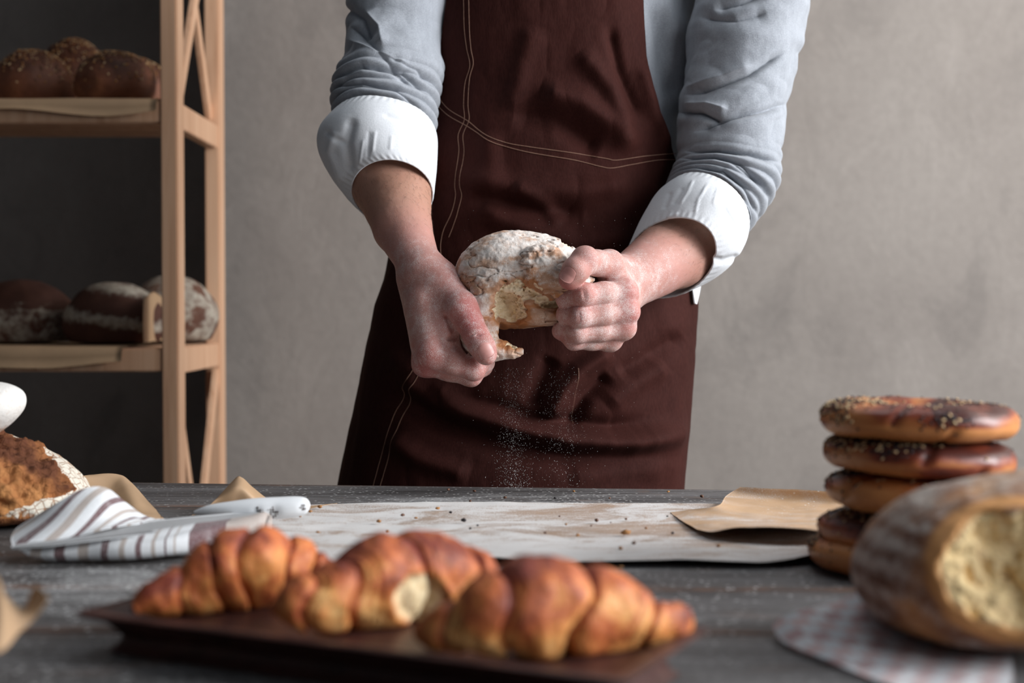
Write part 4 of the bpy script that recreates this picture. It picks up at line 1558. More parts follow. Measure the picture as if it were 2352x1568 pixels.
def croissant(keys, label, seed, nseg, slant=0.5, torn=None, depth=0.9):
    """keys: (u, v of the axis, Y, radius)"""
    n, m = 240, 64
    C = catmull([P(u, v, Y) for (u, v, Y, r) in keys], np.linspace(0, len(keys) - 1, n))
    R = np.maximum(catmull(np.array([[k[3]] for k in keys]), np.linspace(0, len(keys) - 1, n))[:, 0], 0.001)
    tan = np.gradient(C, axis=0)
    tan /= np.linalg.norm(tan, axis=1, keepdims=True)
    up = np.array([0, 0, 1.0])
    A = np.cross(tan, up)
    A /= np.linalg.norm(A, axis=1, keepdims=True)
    B = np.cross(A, tan)
    th = np.linspace(0, 2 * math.pi, m, endpoint=False)
    t = np.linspace(0, 1, n)
    TT, TH = np.meshgrid(t, th, indexing='ij')
    arc = np.concatenate([[0], np.cumsum(np.linalg.norm(np.diff(C, axis=0), axis=1))])
    tt = (arc / arc[-1])[:, None] * np.ones(m)
    w = vn(np.stack([tt * 3, np.cos(TH) * 0.6, np.sin(TH) * 0.6], -1), 1.5, seed)
    # lobes: every dough layer bulges and ends in a ledge over the next one outward
    uc, _ = proj(C)
    tb = np.concatenate([[-0.02], np.sort(np.interp(nseg, uc, arc / arc[-1])), [1.02]])
    tw = tt + 0.028 * slant * np.cos(TH) + 0.060 * (w - 0.5) + 0.012 * np.sin(TH * 2 + seed)
    k = np.clip(np.searchsorted(tb, tw.ravel()).reshape(tw.shape) - 1, 0, len(tb) - 2)
    fr = np.clip((tw - tb[k]) / (tb[k + 1] - tb[k]), 0, 1)
    mid = int(np.argmax([catmull(R[:, None], [((tb[q] + tb[q + 1]) / 2) * (n - 1)])[0, 0] for q in range(len(tb) - 1)]))
    fr = np.where(k < mid, 1 - fr, fr)
    fr = np.where(k == mid, np.abs(fr - 0.5) * 2, fr)
    bulge = np.where(k == mid, np.sqrt(1 - 0.85 * fr ** 2), np.sqrt(np.clip(1 - 0.85 * (1.75 * (fr - 0.42)) ** 2, 0.05, 1)))
    groove = np.exp(-((1 - fr) / 0.05) ** 2) * 0.8 + np.where(k == mid, 0, np.exp(-(fr / 0.07) ** 2))
    led = 0.030 * ((fr > 0.70) * 1.0 + (fr > 0.80) + (fr > 0.89))
    lay = 1 + 0.10 * (vn(np.stack([k * 3.3 + seed, TH * 0, TH * 0], -1), 1, seed) - 0.5)
    rad = R[:, None] * (0.895 + 0.17 * bulge - 0.12 * groove - led) * lay
    P3 = A[:, None] * np.cos(TH)[..., None] * depth + B[:, None] * np.sin(TH)[..., None]
    Q = C[:, None] + P3 * rad[..., None]
    Q += P3 * (0.0075 * (fbm(Q, 60, seed, 3) - 0.5))[..., None]
    crumb = np.zeros((n, m))
    if torn:
        u, v = proj(Q)
        q = ((u - torn[0]) / torn[2]) ** 2 + ((v - torn[1]) / torn[3]) ** 2 + 0.6 * (fbm(Q, 110, 3, 2) - 0.5)
        fs = (Q[..., 1] < C[:, None, 1]).astype(float)
        crumb = sst(q, 1.1, 0.85) * fs
        Q[..., 1] += crumb * 0.008
        Q[..., 2] += crumb * 0.003 * (fbm(Q, 200, 3, 2) - 0.5)
    Q[..., 2] = np.where(Q[..., 2] < ZT, ZT + 0.05 * (Q[..., 2] - ZT) * 0, Q[..., 2])
    V, F = gridmesh(Q.transpose(1, 0, 2), True)
    nn = np.sin(TH)
    band = np.clip((fr - 0.70) / 0.1, 0, 1)
    lines = 0.5 + 0.5 * np.sin((fr - 0.70) * 2 * math.pi / 0.095)
    bake = 0.40 + 0.55 * np.exp(-((1 - fr) / 0.06) ** 2) + 0.26 * sst(nn, 0.1, 0.95) + 0.12 * bulge - band * (0.34 - 0.46 * lines) + 0.30 * np.where(k == mid, 0, np.exp(-(fr / 0.08) ** 2)) + 0.9 * (fbm(Q, 38, seed + 2, 3) - 0.5) - 0.18 * sst(-nn, 0.0, 0.8)
    o = mk('croissant', V, [tuple(f) for f in F] + [tuple(i * n for i in range(m)), tuple(i * n + n - 1 for i in range(m))[::-1]],
           M['croissant'], attrs={'bake': bake.T.ravel(), 'crumb': crumb.T.ravel()}, loc=np.array([C[n // 2][0], C[n // 2][1], ZT]))
    return tag(o, label, 'croissant')


croissant([(306, 1402, 0.775, 0.004), (345, 1378, 0.783, 0.0095), (415, 1362, 0.795, 0.0145), (480, 1335, 0.805, 0.0200), (560, 1305, 0.815, 0.0222), (640, 1305, 0.83, 0.0190), (700, 1308, 0.845, 0.0165), (760, 1330, 0.855, 0.009)],
          'leftmost croissant on the dark tray, its tip at the tray corner', 1, [420, 500, 560, 650, 705], 1.6)
croissant([(625, 1400, 0.735, 0.004), (680, 1385, 0.735, 0.013), (760, 1372, 0.745, 0.0175), (850, 1345, 0.765, 0.0235), (950, 1330, 0.785, 0.0265), (1040, 1335, 0.80, 0.0215), (1110, 1340, 0.82, 0.015), (1150, 1355, 0.835, 0.005)],
          'middle croissant with a torn pale bite mark in its side', 2, [690, 775, 915, 1045, 1105], -0.8, torn=(968, 1378, 62, 56))
croissant([(958, 1456, 0.695, 0.004), (1010, 1448, 0.69, 0.0105), (1090, 1425, 0.69, 0.0175), (1210, 1398, 0.70, 0.0245), (1330, 1405, 0.71, 0.0225), (1430, 1418, 0.718, 0.0190), (1505, 1430, 0.725, 0.0115), (1560, 1430, 0.73, 0.0095), (1592, 1440, 0.735, 0.003)],
          'frontmost croissant nearest the right end of the tray', 3, [1060, 1165, 1330, 1490], 1.4)


# ------------------------------------------------------------------ the baker
baker = empty('person', (P(1230, 700, 1.76)[0], 1.76, 0),
              'baker in grey sweater with rolled white cuffs and brown apron tearing a loaf', 'person')


def hand_attrs(V, knuckles, wrist, ft, N):
    """redness at knuckles and finger ends, flour on the hand, tanner forearm"""
    red = np.zeros(len(V))
    for (p, r, a) in knuckles:
        d = np.linalg.norm(V - p, axis=1)
        red += a * np.exp(-(d / r) ** 2)
    ax = (ft - wrist) / np.linalg.norm(ft - wrist)
    s = -((V - wrist) @ ax)            # distance up the forearm
    fl = 0.56 - 0.42 * sst(s, -0.01, 0.075)
    tan = 0.75 * sst(s, 0.015, 0.10)
    return np.clip(red, 0, 1.2), fl, tan


def nail_mesh(V, c, right, up, nrm, w, l, parent, name='thumbnail'):
    """a nail plate laid on the thumb: a quadratic fitted to the skin around c, lifted a little"""
    d = V - c
    x, y, h = d @ right, d @ up, d @ nrm
    m = (np.abs(x) < w) & (np.abs(y) < l) & (h > -0.006)
    A = np.stack([np.ones(m.sum()), x[m], y[m], x[m] ** 2, y[m] ** 2, x[m] * y[m]], 1)
    q = np.linalg.lstsq(A, h[m], rcond=None)[0]
    n0, n1 = 22, 22
    a, b = np.meshgrid(np.linspace(-1, 1, n0), np.linspace(-1, 1, n1), indexing='ij')
    px, py = a * np.sqrt(1 - b * b / 2.6) * w, b * np.sqrt(1 - a * a / 2.2) * l
    yy = py * np.where(py < 0, 0.55, 0.9)       # the free edge lifts off the falling tip
    H = q[0] + q[1] * px + q[2] * yy + q[3] * px ** 2 * 0.97 + q[4] * yy ** 2 + q[5] * px * yy
    rim = np.maximum(np.abs(a), np.abs(b))
    H = H + 0.00045 - 0.0004 * rim ** 6 * (py > -l * 0.7)
    G = c + px[..., None] * right + py[..., None] * up + H[..., None] * nrm
    Vn, F = sheet(G, 0.0007)
    return mk(name, Vn, F, M['nail'], parent)


def make_body():
    parts = []
    K = []
    # ---- his left hand (right in the photo): a fist round the crust, thumb on top
    res = 0.00095
    W = P(1441, 644, 1.520)
    E1, E2 = P(1552, 578, 1.600), P(1645, 448, 1.650)
    lo = np.array([P(1225, 700, 1.40)[0], 1.395, P(0, 840, 1.5)[2]])
    hi = np.array([P(1650, 0, 1.62)[0], 1.655, P(0, 470, 1.62)[2]])
    f = Field(lo, hi, res)
    f.cap(W, E1, 0.0265, 0.0410, 0.0)
    f.cap(E1, E2, 0.0410, 0.030, 0.005)
    f.cap(P(1448, 660, 1.528), P(1500, 620, 1.575), 0.023, 0.030, 0.008)
    mcp = [P(1431, 672, 1.4665), P(1436, 715, 1.4640), P(1429, 753, 1.4700), P(1400, 783, 1.479)]
    mr = [0.0125, 0.0120, 0.0112, 0.0096]
    for p, r, q in zip(mcp, mr, (P(1425, 628, 1.515), P(1436, 640, 1.52), P(1440, 655, 1.527), P(1436, 668, 1.533))):
        f.cap(q, p, 0.0165, r, 0.012)
    # palm fill
    f.cap(P(1425, 690, 1.487), P(1405, 750, 1.492), 0.014, 0.011, 0.012)
    pip = [P(1341, 677, 1.4400), P(1333, 727, 1.4425), P(1325, 765, 1.4500), P(1318, 783, 1.462)]
    dip = [P(1302, 687, 1.4560), P(1301, 722, 1.4590), P(1300, 752, 1.4660), P(1287, 760, 1.471)]
    tip = [P(1318, 694, 1.476), P(1316, 716, 1.480), P(1312, 740, 1.486), P(1290, 738, 1.486)]
    pr = [0.0119, 0.0112, 0.0101, 0.0090]
    for i in range(4):
        mid = (mcp[i] * 0.5 + pip[i] * 0.5) + np.array([0, -0.001, 0])
        f.chain([mcp[i], mid, pip[i], dip[i], tip[i]], [mr[i], mr[i] * 0.96, pr[i], pr[i] * 0.88, pr[i] * 0.76], 0.005, 0.010, 0.0010, 0.022)
        f.ell(pip[i] + [0.0005, -0.0025, 0], (pr[i] * 0.95, pr[i] * 0.9, pr[i] * 0.93), k=0.003)
    # thumb
    cmc, tm, ip, t2, tt = P(1418, 628, 1.503), P(1398, 609, 1.474), P(1342, 600, 1.4390), P(1322, 621, 1.4310), P(1309, 640, 1.4310)
    f.cap(P(1432, 640, 1.515), cmc, 0.018, 0.0165, 0.012)
    f.cap(cmc, tm, 0.0165, 0.0150, 0.010)
    f.chain([tm, (tm + ip) / 2 + [0, 0, 0.0002], ip, t2, tt], [0.0150, 0.0128, 0.0134, 0.0130, 0.0118], 0.006, 0.012, 0.0022, 0.016)
    f.ell(ip + [0.001, -0.002, 0.003], (0.0130, 0.0125, 0.0125), k=0.004)
    # web between thumb and index
    f.cap(P(1408, 630, 1.482), P(1424, 668, 1.472), 0.0125, 0.0125, 0.010)
    f.cap(P(1392, 634, 1.480), P(1398, 655, 1.475), 0.0060, 0.0075, 0.007)
    # tendons and knuckle bumps
    for p, r in zip(mcp, mr):
        f.ell(p + np.array([0.004, -0.001, 0.0]), (r * 0.9, r * 1.0, r * 0.86), k=0.006)
    # creases across the finger joints
    for (ul, v0, v1, Y, r) in ((1340, 664, 700, 1.4268, 0.0009), (1331, 714, 746, 1.4300, 0.0007), (1326, 712, 744, 1.4300, 0.0006), (1315, 757, 781, 1.4388, 0.0007), (1346, 666, 694, 1.4268, 0.0005)):
        q = [P(ul - 1, v0, Y), P(ul + 2, (v0 + v1) / 2, Y - 0.0008), P(ul, v1, Y + 0.001)]
        f.cutcap(q[0], q[1], r, r, 0.0012)
        f.cutcap(q[1], q[2], r, r, 0.0012)
    # fold of skin at the thumb web
    for a, b in ((P(1352, 634, 1.463), P(1376, 618, 1.4600)), (P(1376, 618, 1.4600), P(1398, 604, 1.4595)), (P(1388, 641, 1.464), P(1402, 630, 1.4635))):
        f.cutcap(a, b, 0.0007, 0.0004, 0.002)
    # nail bed groove
    f.add(lambda p: -0.0005 * (fbm(p, 120, 1, 3) - 0.5) - 0.0012 * (fbm(p, 28, 2, 2) - 0.5))
    V, F = f.mesh(2)
    kn = [(mcp[0], 0.014, 0.15), (P(1450, 730, 1.458), 0.014, 0.75), (P(1445, 672, 1.458), 0.012, 0.5), (pip[0], 0.013, 0.7), (pip[1] + [-0.002, -0.004, 0], 0.011, 0.7), (pip[2], 0.010, 0.55),
          (pip[3], 0.012, 0.55), (tt + [-0.004, -0.003, -0.008], 0.010, 0.9), (ip + [0.004, -0.008, 0.002], 0.009, 0.5), (dip[0], 0.012, 0.6), (dip[3], 0.014, 0.6), (P(1395, 632, 1.47), 0.010, 0.6)]
    red, fl, tan = hand_attrs(V, kn, W, mcp[1], None)
    fl += 0.10 * np.exp(-(np.linalg.norm(V - P(1380, 725, 1.45), axis=1) / 0.03) ** 2) + 0.05
    for k in (tt, t2):
        fl -= 0.30 * np.exp(-(np.linalg.norm(V - k, axis=1) / 0.014) ** 2)
    parts.append((V, F, red, fl, tan))
    nails = []
    up = (ip - tt) / np.linalg.norm(ip - tt)
    nr = np.array([-0.10, -1.0, 0.42])
    nr -= up * (nr @ up)
    nr /= np.linalg.norm(nr)
    rt = np.cross(up, nr)
    nc = (P(1312, 637, 1.42))
    # seat the nail on the pad surface
    j = np.argmin(((V - (tt + nr * 0.0118 + up * 0.0022)) ** 2).sum(1))
    nails.append((V, V[j] - up * 0.0030, rt, up, nr, 0.0078, 0.0072))

    # ---- his right hand (left in the photo): back of the hand to the camera, thumb pressing the crust
    W = P(965, 612, 1.508)
    E1, E2 = P(924, 520, 1.555), P(898, 415, 1.605)
    lo = np.array([P(780, 0, 1.62)[0], 1.395, P(0, 895, 1.45)[2]])
    hi = np.array([P(1170, 0, 1.45)[0], 1.665, P(0, 345, 1.62)[2]])
    f = Field(lo, hi, res)
    f.cap(W, E1, 0.0222, 0.0318, 0.0)
    f.cap(E1, E2, 0.0318, 0.0455, 0.005)
    f.cap(E2, P(893, 350, 1.64), 0.0455, 0.049, 0.005)
    f.cap(P(966, 612, 1.522), P(930, 520, 1.575), 0.020, 0.026, 0.006)
    mcp = [P(993, 812, 1.4580), P(981, 834, 1.4720), P(976, 836, 1.490), P(980, 826, 1.508)]
    mr = [0.0135, 0.0122, 0.0115, 0.0100]
    wr = [P(985, 640, 1.496), P(968, 640, 1.500), P(958, 640, 1.512), P(958, 645, 1.522)]
    for p, r, q in zip(mcp, mr, wr):
        f.cap(q, p, 0.0175, r, 0.014)
    f.cap(P(975, 700, 1.486), P(985, 780, 1.476), 0.0155, 0.0150, 0.014)
    f.cap(P(1010, 700, 1.492), P(1020, 770, 1.480), 0.015, 0.013, 0.016)
    pip = [P(1088, 848, 1.4580), P(1082, 862, 1.4750), P(1070, 858, 1.494), P(1060, 845, 1.510)]
    dip = [P(1112, 832, 1.480), P(1108, 842, 1.496), P(1098, 838, 1.512), P(1090, 826, 1.524)]
    tip = [P(1110, 806, 1.494), P(1108, 812, 1.508), P(1105, 808, 1.520), P(1100, 800, 1.528)]
    pr = [0.0112, 0.0108, 0.0104, 0.0092]
    for i in range(4):
        f.chain([mcp[i], (mcp[i] + pip[i]) / 2 + np.array([0, 0, -0.0008]), pip[i], dip[i], tip[i]], [mr[i], mr[i] * 0.93, pr[i], pr[i] * 0.9, pr[i] * 0.8], 0.005, 0.012, 0.0010, 0.030)
    cmc, tm, ip, t2, tt = P(1012, 648, 1.492), P(1062, 708, 1.4610), P(1094, 772, 1.4450), P(1108, 797, 1.4390), P(1117, 814, 1.4370)
    f.cap(P(985, 625, 1.502), cmc, 0.020, 0.0190, 0.014)
    f.cap(cmc, tm, 0.0190, 0.0158, 0.012)
    f.chain([tm, (tm + ip) / 2, ip, t2, tt], [0.0158, 0.0135, 0.0126, 0.0123, 0.0110], 0.006, 0.012, 0.002, 0.02)
    # thenar web towards the index
    f.cap(P(1030, 705, 1.478), P(1022, 775, 1.468), 0.0150, 0.0110, 0.010)
    f.cap(P(1020, 760, 1.468), P(1040, 812, 1.466), 0.011, 0.010, 0.010)
    for a, b in ((P(1026, 725, 1.4585), P(1038, 750, 1.4560)), (P(1038, 750, 1.4560), P(1052, 772, 1.4570)), (P(1030, 779, 1.4560), P(1052, 771, 1.4600))):
        f.cutcap(a, b, 0.0012, 0.0022, 0.005)
    for (du, dv) in ((0, 0), (5, 5)):
        a, b = P(1076 + du, 772 + dv, 1.4335), P(1116 + du, 756 + dv, 1.4335)
        m = (a + b) / 2 + [0, -0.0028, 0]
        f.cutcap(a, m, 0.0006, 0.0009, 0.0014)
        f.cutcap(m, b, 0.0009, 0.0006, 0.0014)
    # nail groove
    f.add(lambda p: -0.0005 * (fbm(p, 120, 1, 3) - 0.5) - 0.0014 * (fbm(p, 26, 2, 2) - 0.5))
    V, F = f.mesh(2)
    kn = [(mcp[0] + [-0.004, -0.008, -0.004], 0.018, 0.7), (tm + [0.002, -0.01, 0], 0.020, 0.8), (ip + [0, -0.008, 0], 0.014, 0.9), (tt, 0.014, 0.55), (pip[0], 0.018, 0.7), (mcp[2], 0.02, 0.8),
          (P(970, 850, 1.47), 0.02, 0.7), (P(1040, 640, 1.48), 0.022, 0.3), ((tm + ip) / 2 + [0, -0.01, 0], 0.013, 0.5)]
    red, fl, tan = hand_attrs(V, kn, W, mcp[1], None)
    fl += 0.02
    parts.append((V, F, red, fl, tan))
    up = (ip - tt) / np.linalg.norm(ip - tt)
    nr = np.array([0.12, -1.0, 0.10])
    nr -= up * (nr @ up)
    nr /= np.linalg.norm(nr)
    rt = np.cross(up, nr)
    j = np.argmin(((V - (tt + nr * 0.0112 - up * 0.0002)) ** 2).sum(1))
    nails.append((V, V[j] + up * 0.0005, rt, up, nr, 0.0077, 0.0076))

    # ---- the rest of the body, under the clothes and above and below the frame
    g = Field((-0.42, 1.52, -0.01), (0.50, 2.05, 1.90), 0.0075)
    cx = P(1240, 500, 1.78)[0]
    yb = 1.79
    g.ell((cx, yb, 1.28), (0.140, 0.100, 0.20), k=0)
    g.ell((cx, yb, 1.05), (0.150, 0.098, 0.20), k=0.05)
    g.ell((cx, yb, 0.92), (0.160, 0.100, 0.13), k=0.05)
    for s in (-1, 1):
        g.cap((cx + s * 0.085, yb, 0.90), (cx + s * 0.10, yb, 0.50), 0.080, 0.055, 0.03)
        g.cap((cx + s * 0.10, yb, 0.50), (cx + s * 0.11, yb + 0.02, 0.09), 0.055, 0.036, 0.02)
        g.cap((cx + s * 0.11, yb + 0.02, 0.035), (cx + s * 0.13, yb - 0.15, 0.03), 0.034, 0.028, 0.02)
        g.ell((cx + s * 0.11, yb, 1.44), (0.065, 0.06, 0.05), k=0.04)
    arms = [[P(925, -265, 1.79), P(914, -160, 1.722), P(911, 0, 1.687), P(897, 130, 1.665), P(888, 250, 1.645), P(898, 400, 1.610)],
            [P(1585, -270, 1.79), P(1745, -165, 1.742), P(1731, 0, 1.702), P(1702, 170, 1.682), P(1680, 320, 1.668), P(1600, 530, 1.625)]]
    for ch in arms:
        g.cap((cx + (ch[0][0] - cx) * 0.5, yb, 1.43), ch[0], 0.045, 0.034, 0.02)
        for a_, b_ in zip(ch[:-1], ch[1:]):
            g.cap(a_, b_, 0.034, 0.033, 0.004)
    g.cap((cx, yb, 1.48), (cx, yb - 0.01, 1.60), 0.058, 0.055, 0.03)
    g.ell((cx, yb - 0.02, 1.72), (0.075, 0.095, 0.115), k=0.03)
    g.ell((cx, yb - 0.055, 1.665), (0.055, 0.055, 0.055), k=0.03)
    g.cap((cx, yb - 0.108, 1.735), (cx, yb - 0.130, 1.700), 0.009, 0.015, 0.012)
    for s in (-1, 1):
        g.ell((cx + s * 0.077, yb - 0.01, 1.71), (0.010, 0.020, 0.032), k=0.008)
    V, F = g.mesh(2)
    z = np.zeros(len(V))
    parts.append((V, F, z + 0.2, z, z + 0.4))
    objs = [mk('body' if i == 2 else 'arm', V, F, M['skin'], None, attrs={'red': r_, 'flour': f_, 'tan': t_}) for i, (V, F, r_, f_, t_) in enumerate(parts)]
    body = objs[2]
    SOLVER = 'EXACT'
    for q in objs[:2]:
        md = body.modifiers.new('union', 'BOOLEAN')
        md.operation = 'UNION'
        md.solver = SOLVER
        md.object = q
    dg = bpy.context.evaluated_depsgraph_get()
    me = bpy.data.meshes.new_from_object(body.evaluated_get(dg))
    body.modifiers.clear()
    print('BODY', len(me.vertices), [a_.name for a_ in me.attributes])
    body.data = me
    # carry the skin attributes over by position
    def key(Q):
        q = np.round(Q * 50000).astype(np.int64) + 200000
        return (q[:, 0] << 40) + (q[:, 1] << 20) + q[:, 2]
    allV = np.concatenate([p[0] for p in parts]).astype(np.float32)
    ks = key(allV)
    so = np.argsort(ks)
    ks = ks[so]
    nv_ = np.empty(len(me.vertices) * 3, np.float32)
    me.vertices.foreach_get('co', nv_)
    kk = key(nv_.reshape(-1, 3))
    ii = np.clip(np.searchsorted(ks, kk), 0, len(ks) - 1)
    hit = ks[ii] == kk
    print('HIT', hit.mean())
    for nm, col, dv in (('red', 2, 0.2), ('flour', 3, 0.0), ('tan', 4, 0.7)):
        src = np.concatenate([p[col] for p in parts])[so]
        val = np.where(hit, src[ii], dv).astype(np.float32)
        if nm in me.attributes:
            me.attributes.remove(me.attributes[nm])
        me.attributes.new(nm, 'FLOAT', 'POINT').data.foreach_set('value', np.clip(val, -5, 5))
    me.polygons.foreach_set('use_smooth', np.ones(len(me.polygons), bool))
    for q in objs[:2]:
        bpy.data.objects.remove(q)
    attach(body, baker)
    for n_ in nails:
        nail_mesh(*n_, baker)
    # fine dark hairs on the forearms
    rnd = np.random.RandomState(9)
    hv, hf = [], []
    for (V, F, r_, f_, t_), sgn in zip(parts[:2], (1, -1)):
        N = vnormals(V, F)
        w = np.clip(t_ - 0.12, 0, 1) * (N[:, 1] < 0.6)
        if w.sum() <= 0:
            continue
        down = (P(1441, 644, 1.52) - P(1552, 578, 1.6)) if sgn > 0 else (P(965, 612, 1.508) - P(924, 520, 1.555))
        down /= np.linalg.norm(down)
        for i in rnd.choice(len(V), 1300, p=w / w.sum()):
            n_ = N[i]
            d = down + 0.5 * rnd.randn(3)
            d -= n_ * (d @ n_)
            d /= np.linalg.norm(d) + 1e-9
            L = 0.004 + 0.005 * rnd.rand()
            r = 0.00006
            sd = np.cross(n_, d) * r
            b = len(hv)
            for q, (al, up_, rr) in enumerate(((0, -0.0002, 1), (0.4, 0.0009, 0.8), (0.75, 0.0013, 0.5), (1.0, 0.0012, 0.12))):
                p = V[i] + d * L * al + n_ * up_
                hv += [p + sd * rr, p - sd * rr * 0.5 + n_ * r * rr, p - sd * rr * 0.5 - n_ * r * rr]
                if q:
                    o_ = b + q * 3
                    for k in range(3):
                        hf.append((o_ - 3 + k, o_ - 3 + (k + 1) % 3, o_ + (k + 1) % 3, o_ + k))
    tag(mk('arm_hair', hv, hf, M['hair'], baker), kind='stuff')
    # face details and hair, above the frame
    for s in (-1, 1):
        V, F = [], []
        c = np.array([cx + s * 0.031, yb - 0.103, 1.728])
        th, ph = np.meshgrid(np.linspace(0, 2 * math.pi, 16, endpoint=False), np.linspace(-1.5, 1.5, 9), indexing='ij')
        S = np.stack([np.cos(ph) * np.cos(th), np.cos(ph) * np.sin(th), np.sin(ph)], -1) * 0.0115 + c
        V, F = gridmesh(S, True)
        mk('eye', V, F, M['shirt'], baker)
    h = Field((cx - 0.12, yb - 0.14, 1.60), (cx + 0.12, yb + 0.12, 1.87), 0.005)
    h.ell((cx, yb - 0.010, 1.745), (0.084, 0.100, 0.108), k=0)
    h.cut(lambda s, sl: s.ell_d(sl, (cx, yb - 0.085, 1.68), (0.085, 0.075, 0.09)), k=0.01)
    h.cut(lambda s, sl: s.grid(sl)[2] - 1.655 + 0 * s.grid(sl)[0] + 0 * s.grid(sl)[1], k=0.01)
    V, F = h.mesh(1)
    mk('hair', V, F, M['hair'], baker)


make_body()


# ------------------------------------------------------------------ sleeves, torso of the sweater
def crease(u, v, lines, sharp=False):
    d = 0
    for (pl, amp, wd) in lines:
        q, t = polyd(u, v, pl)
        pr_ = 0.45 * np.exp(-(q / (1.5 * wd)) ** 2) + 0.65 * np.exp(-q / (0.45 * wd)) if sharp else np.exp(-(q / wd) ** 2)
        d = d + amp * pr_ * np.minimum(1, np.minimum(t, 1 - t) * 7 + 0.15)
    return d


def sleeve(secs, lines, seed, cuff_t, ring=0.0055):
    nv, nu = 420, 260
    Q, ts, th = loft(secs, nu, nv)
    N = tube_normals(Q)
    ax = Q.mean(1)
    L = np.concatenate([[0], np.cumsum(np.linalg.norm(np.diff(ax, axis=0), axis=1))])
    s = (L[-1] - L)[:, None] * np.ones(nu)          # distance from the cuff end
    # bunched rings close to the cuff: rounded rolls with sharp valleys
    wob = 0.010 * (fbm(np.stack([np.cos(th), np.sin(th), th * 0 + seed], -1), 1.1, seed, 2) - 0.5)[None, :] + 0.006 * (fbm(Q, 9, seed, 2) - 0.5)
    q = s + wob
    lam = 0.0125 + 0.10 * np.clip(q, 0, 1) * 0.22
    ph = q / lam
    roll = np.abs(np.sin(math.pi * ph))
    fade = sst(q, 0.085, 0.030) * (0.45 + 0.9 * vn(Q, 16, seed + 1))
    D = ring * (roll - 0.6) * fade
    # diagonal drag folds higher up
    n2 = fbm(Q * np.array([1.0, 0.6, 1.9]), 9, seed + 2, 3)
    D += 0.0075 * (np.abs(n2 - 0.5) * 4 - 0.5) * sst(s, 0.02, 0.08)
    D += 0.0012 * (fbm(Q, 70, seed, 2) - 0.5)
    u, v = proj(Q)
    front = (N[..., 1] < 0.35)
    D = D + 1.9 * crease(u, v, lines, True) * front
    Q = Q + N * D[..., None]
    V, F = gridmesh(Q.transpose(1, 0, 2), True)
    return V, F[:, ::-1]


LL = [((880, -300), (960, -235), 1.79, 0.045, (0, -4)), ((815, -240), (1010, -215), 1.755, 0.062, (0, -4)), ((800, -160), (1028, -160), 1.72, 0.062, (0, -4)), ((797, -100), (1030, -100), 1.70, 0.062, (0, -6)), ((794, 0), (1027, 0), 1.685, 0.062, (0, -10)), ((790, 80), (1020, 90), 1.672, 0.061, (0, -16)),
      ((786, 140), (1016, 150), 1.66, 0.061, (0, -24)), ((768, 188), (1010, 200), 1.65, 0.062, (0, -32)), ((762, 232), (1003, 250), 1.642, 0.060, (0, -38)), ((768, 268), (1000, 292), 1.635, 0.057, (0, -44))]
LR = [((1540, -240), (1640, -310), 1.79, 0.045, (0, -4)), ((1590, -205), (1830, -270), 1.765, 0.066, (2, -4)), ((1612, -160), (1888, -185), 1.74, 0.066, (5, -4)), ((1608, -100), (1885, -100), 1.72, 0.066, (5, -6)), ((1600, 0), (1862, 0), 1.70, 0.065, (6, -8)), ((1582, 90), (1842, 100), 1.69, 0.064, (8, -8)), ((1572, 160), (1828, 170), 1.68, 0.063, (10, -8)),
      ((1562, 235), (1810, 240), 1.67, 0.063, (12, -8)), ((1560, 300), (1797, 325), 1.66, 0.062, (16, -14)), ((1556, 350), (1788, 395), 1.652, 0.061, (24, -22)),
      ((1548, 385), (1768, 462), 1.645, 0.059, (34, -32)), ((1542, 412), (1704, 548), 1.635, 0.053, (44, -42))]
CL = [([(800, 60), (850, 100), (900, 150), (960, 200)], -0.0035, 12), ([(800, 90), (870, 120), (940, 145)], 0.0030, 12), ([(770, 180), (830, 152), (900, 160), (950, 190)], -0.0040, 7),
      ([(845, 150), (930, 165), (985, 215)], -0.0035, 6), ([(835, 20), (870, 60), (880, 110)], 0.0030, 14), ([(765, 200), (830, 190), (910, 205), (970, 250)], -0.0035, 5),
      ([(895, 130), (960, 160), (1000, 200)], -0.003, 7), ([(786, 20), (830, 40), (850, 90)], -0.003, 12)]
CR = [([(1575, 218), (1640, 195), (1720, 168), (1800, 120)], -0.0052, 7), ([(1570, 200), (1650, 175), (1730, 150)], 0.0022, 16), ([(1812, 240), (1760, 252), (1700, 262), (1640, 278), (1590, 300)], -0.0052, 7),
      ([(1560, 258), (1600, 255), (1650, 272)], -0.0055, 7), ([(1570, 238), (1620, 236), (1670, 250)], 0.0028, 12), ([(1570, 345), (1640, 342), (1720, 350), (1790, 372)], -0.0045, 6),
      ([(1610, 40), (1690, 48), (1760, 30)], -0.0035, 12), ([(1640, 20), (1700, 5), (1760, -20)], -0.0040, 10), ([(1560, 362), (1640, 358), (1700, 375), (1760, 430)], -0.0035, 5),
      ([(1600, 385), (1660, 390), (1710, 430), (1745, 500)], -0.0035, 5), ([(1680, 372), (1735, 410), (1770, 455)], -0.003, 5)]


def section_tube(secs, nu=120):
    """torso rows (uL, uR, v, Y, depth)"""
    nv = 120
    K = np.array([[P(a, v, Y)[0], P(b, v, Y)[0], P(a, v, Y)[2], Y, d] for (a, b, v, Y, d) in secs])
    Q = catmull(K, np.linspace(0, len(K) - 1, nv))
    th = np.linspace(0, 2 * math.pi, nu, endpoint=False)
    G = np.zeros((nv, nu, 3))
    cx, hw = (Q[:, 0] + Q[:, 1]) / 2, (Q[:, 1] - Q[:, 0]) / 2
    G[..., 0] = cx[:, None] + hw[:, None] * np.cos(th)
    G[..., 1] = Q[:, 3][:, None] - Q[:, 4][:, None] * np.sin(th)
    G[..., 2] = Q[:, 2][:, None]
    return G


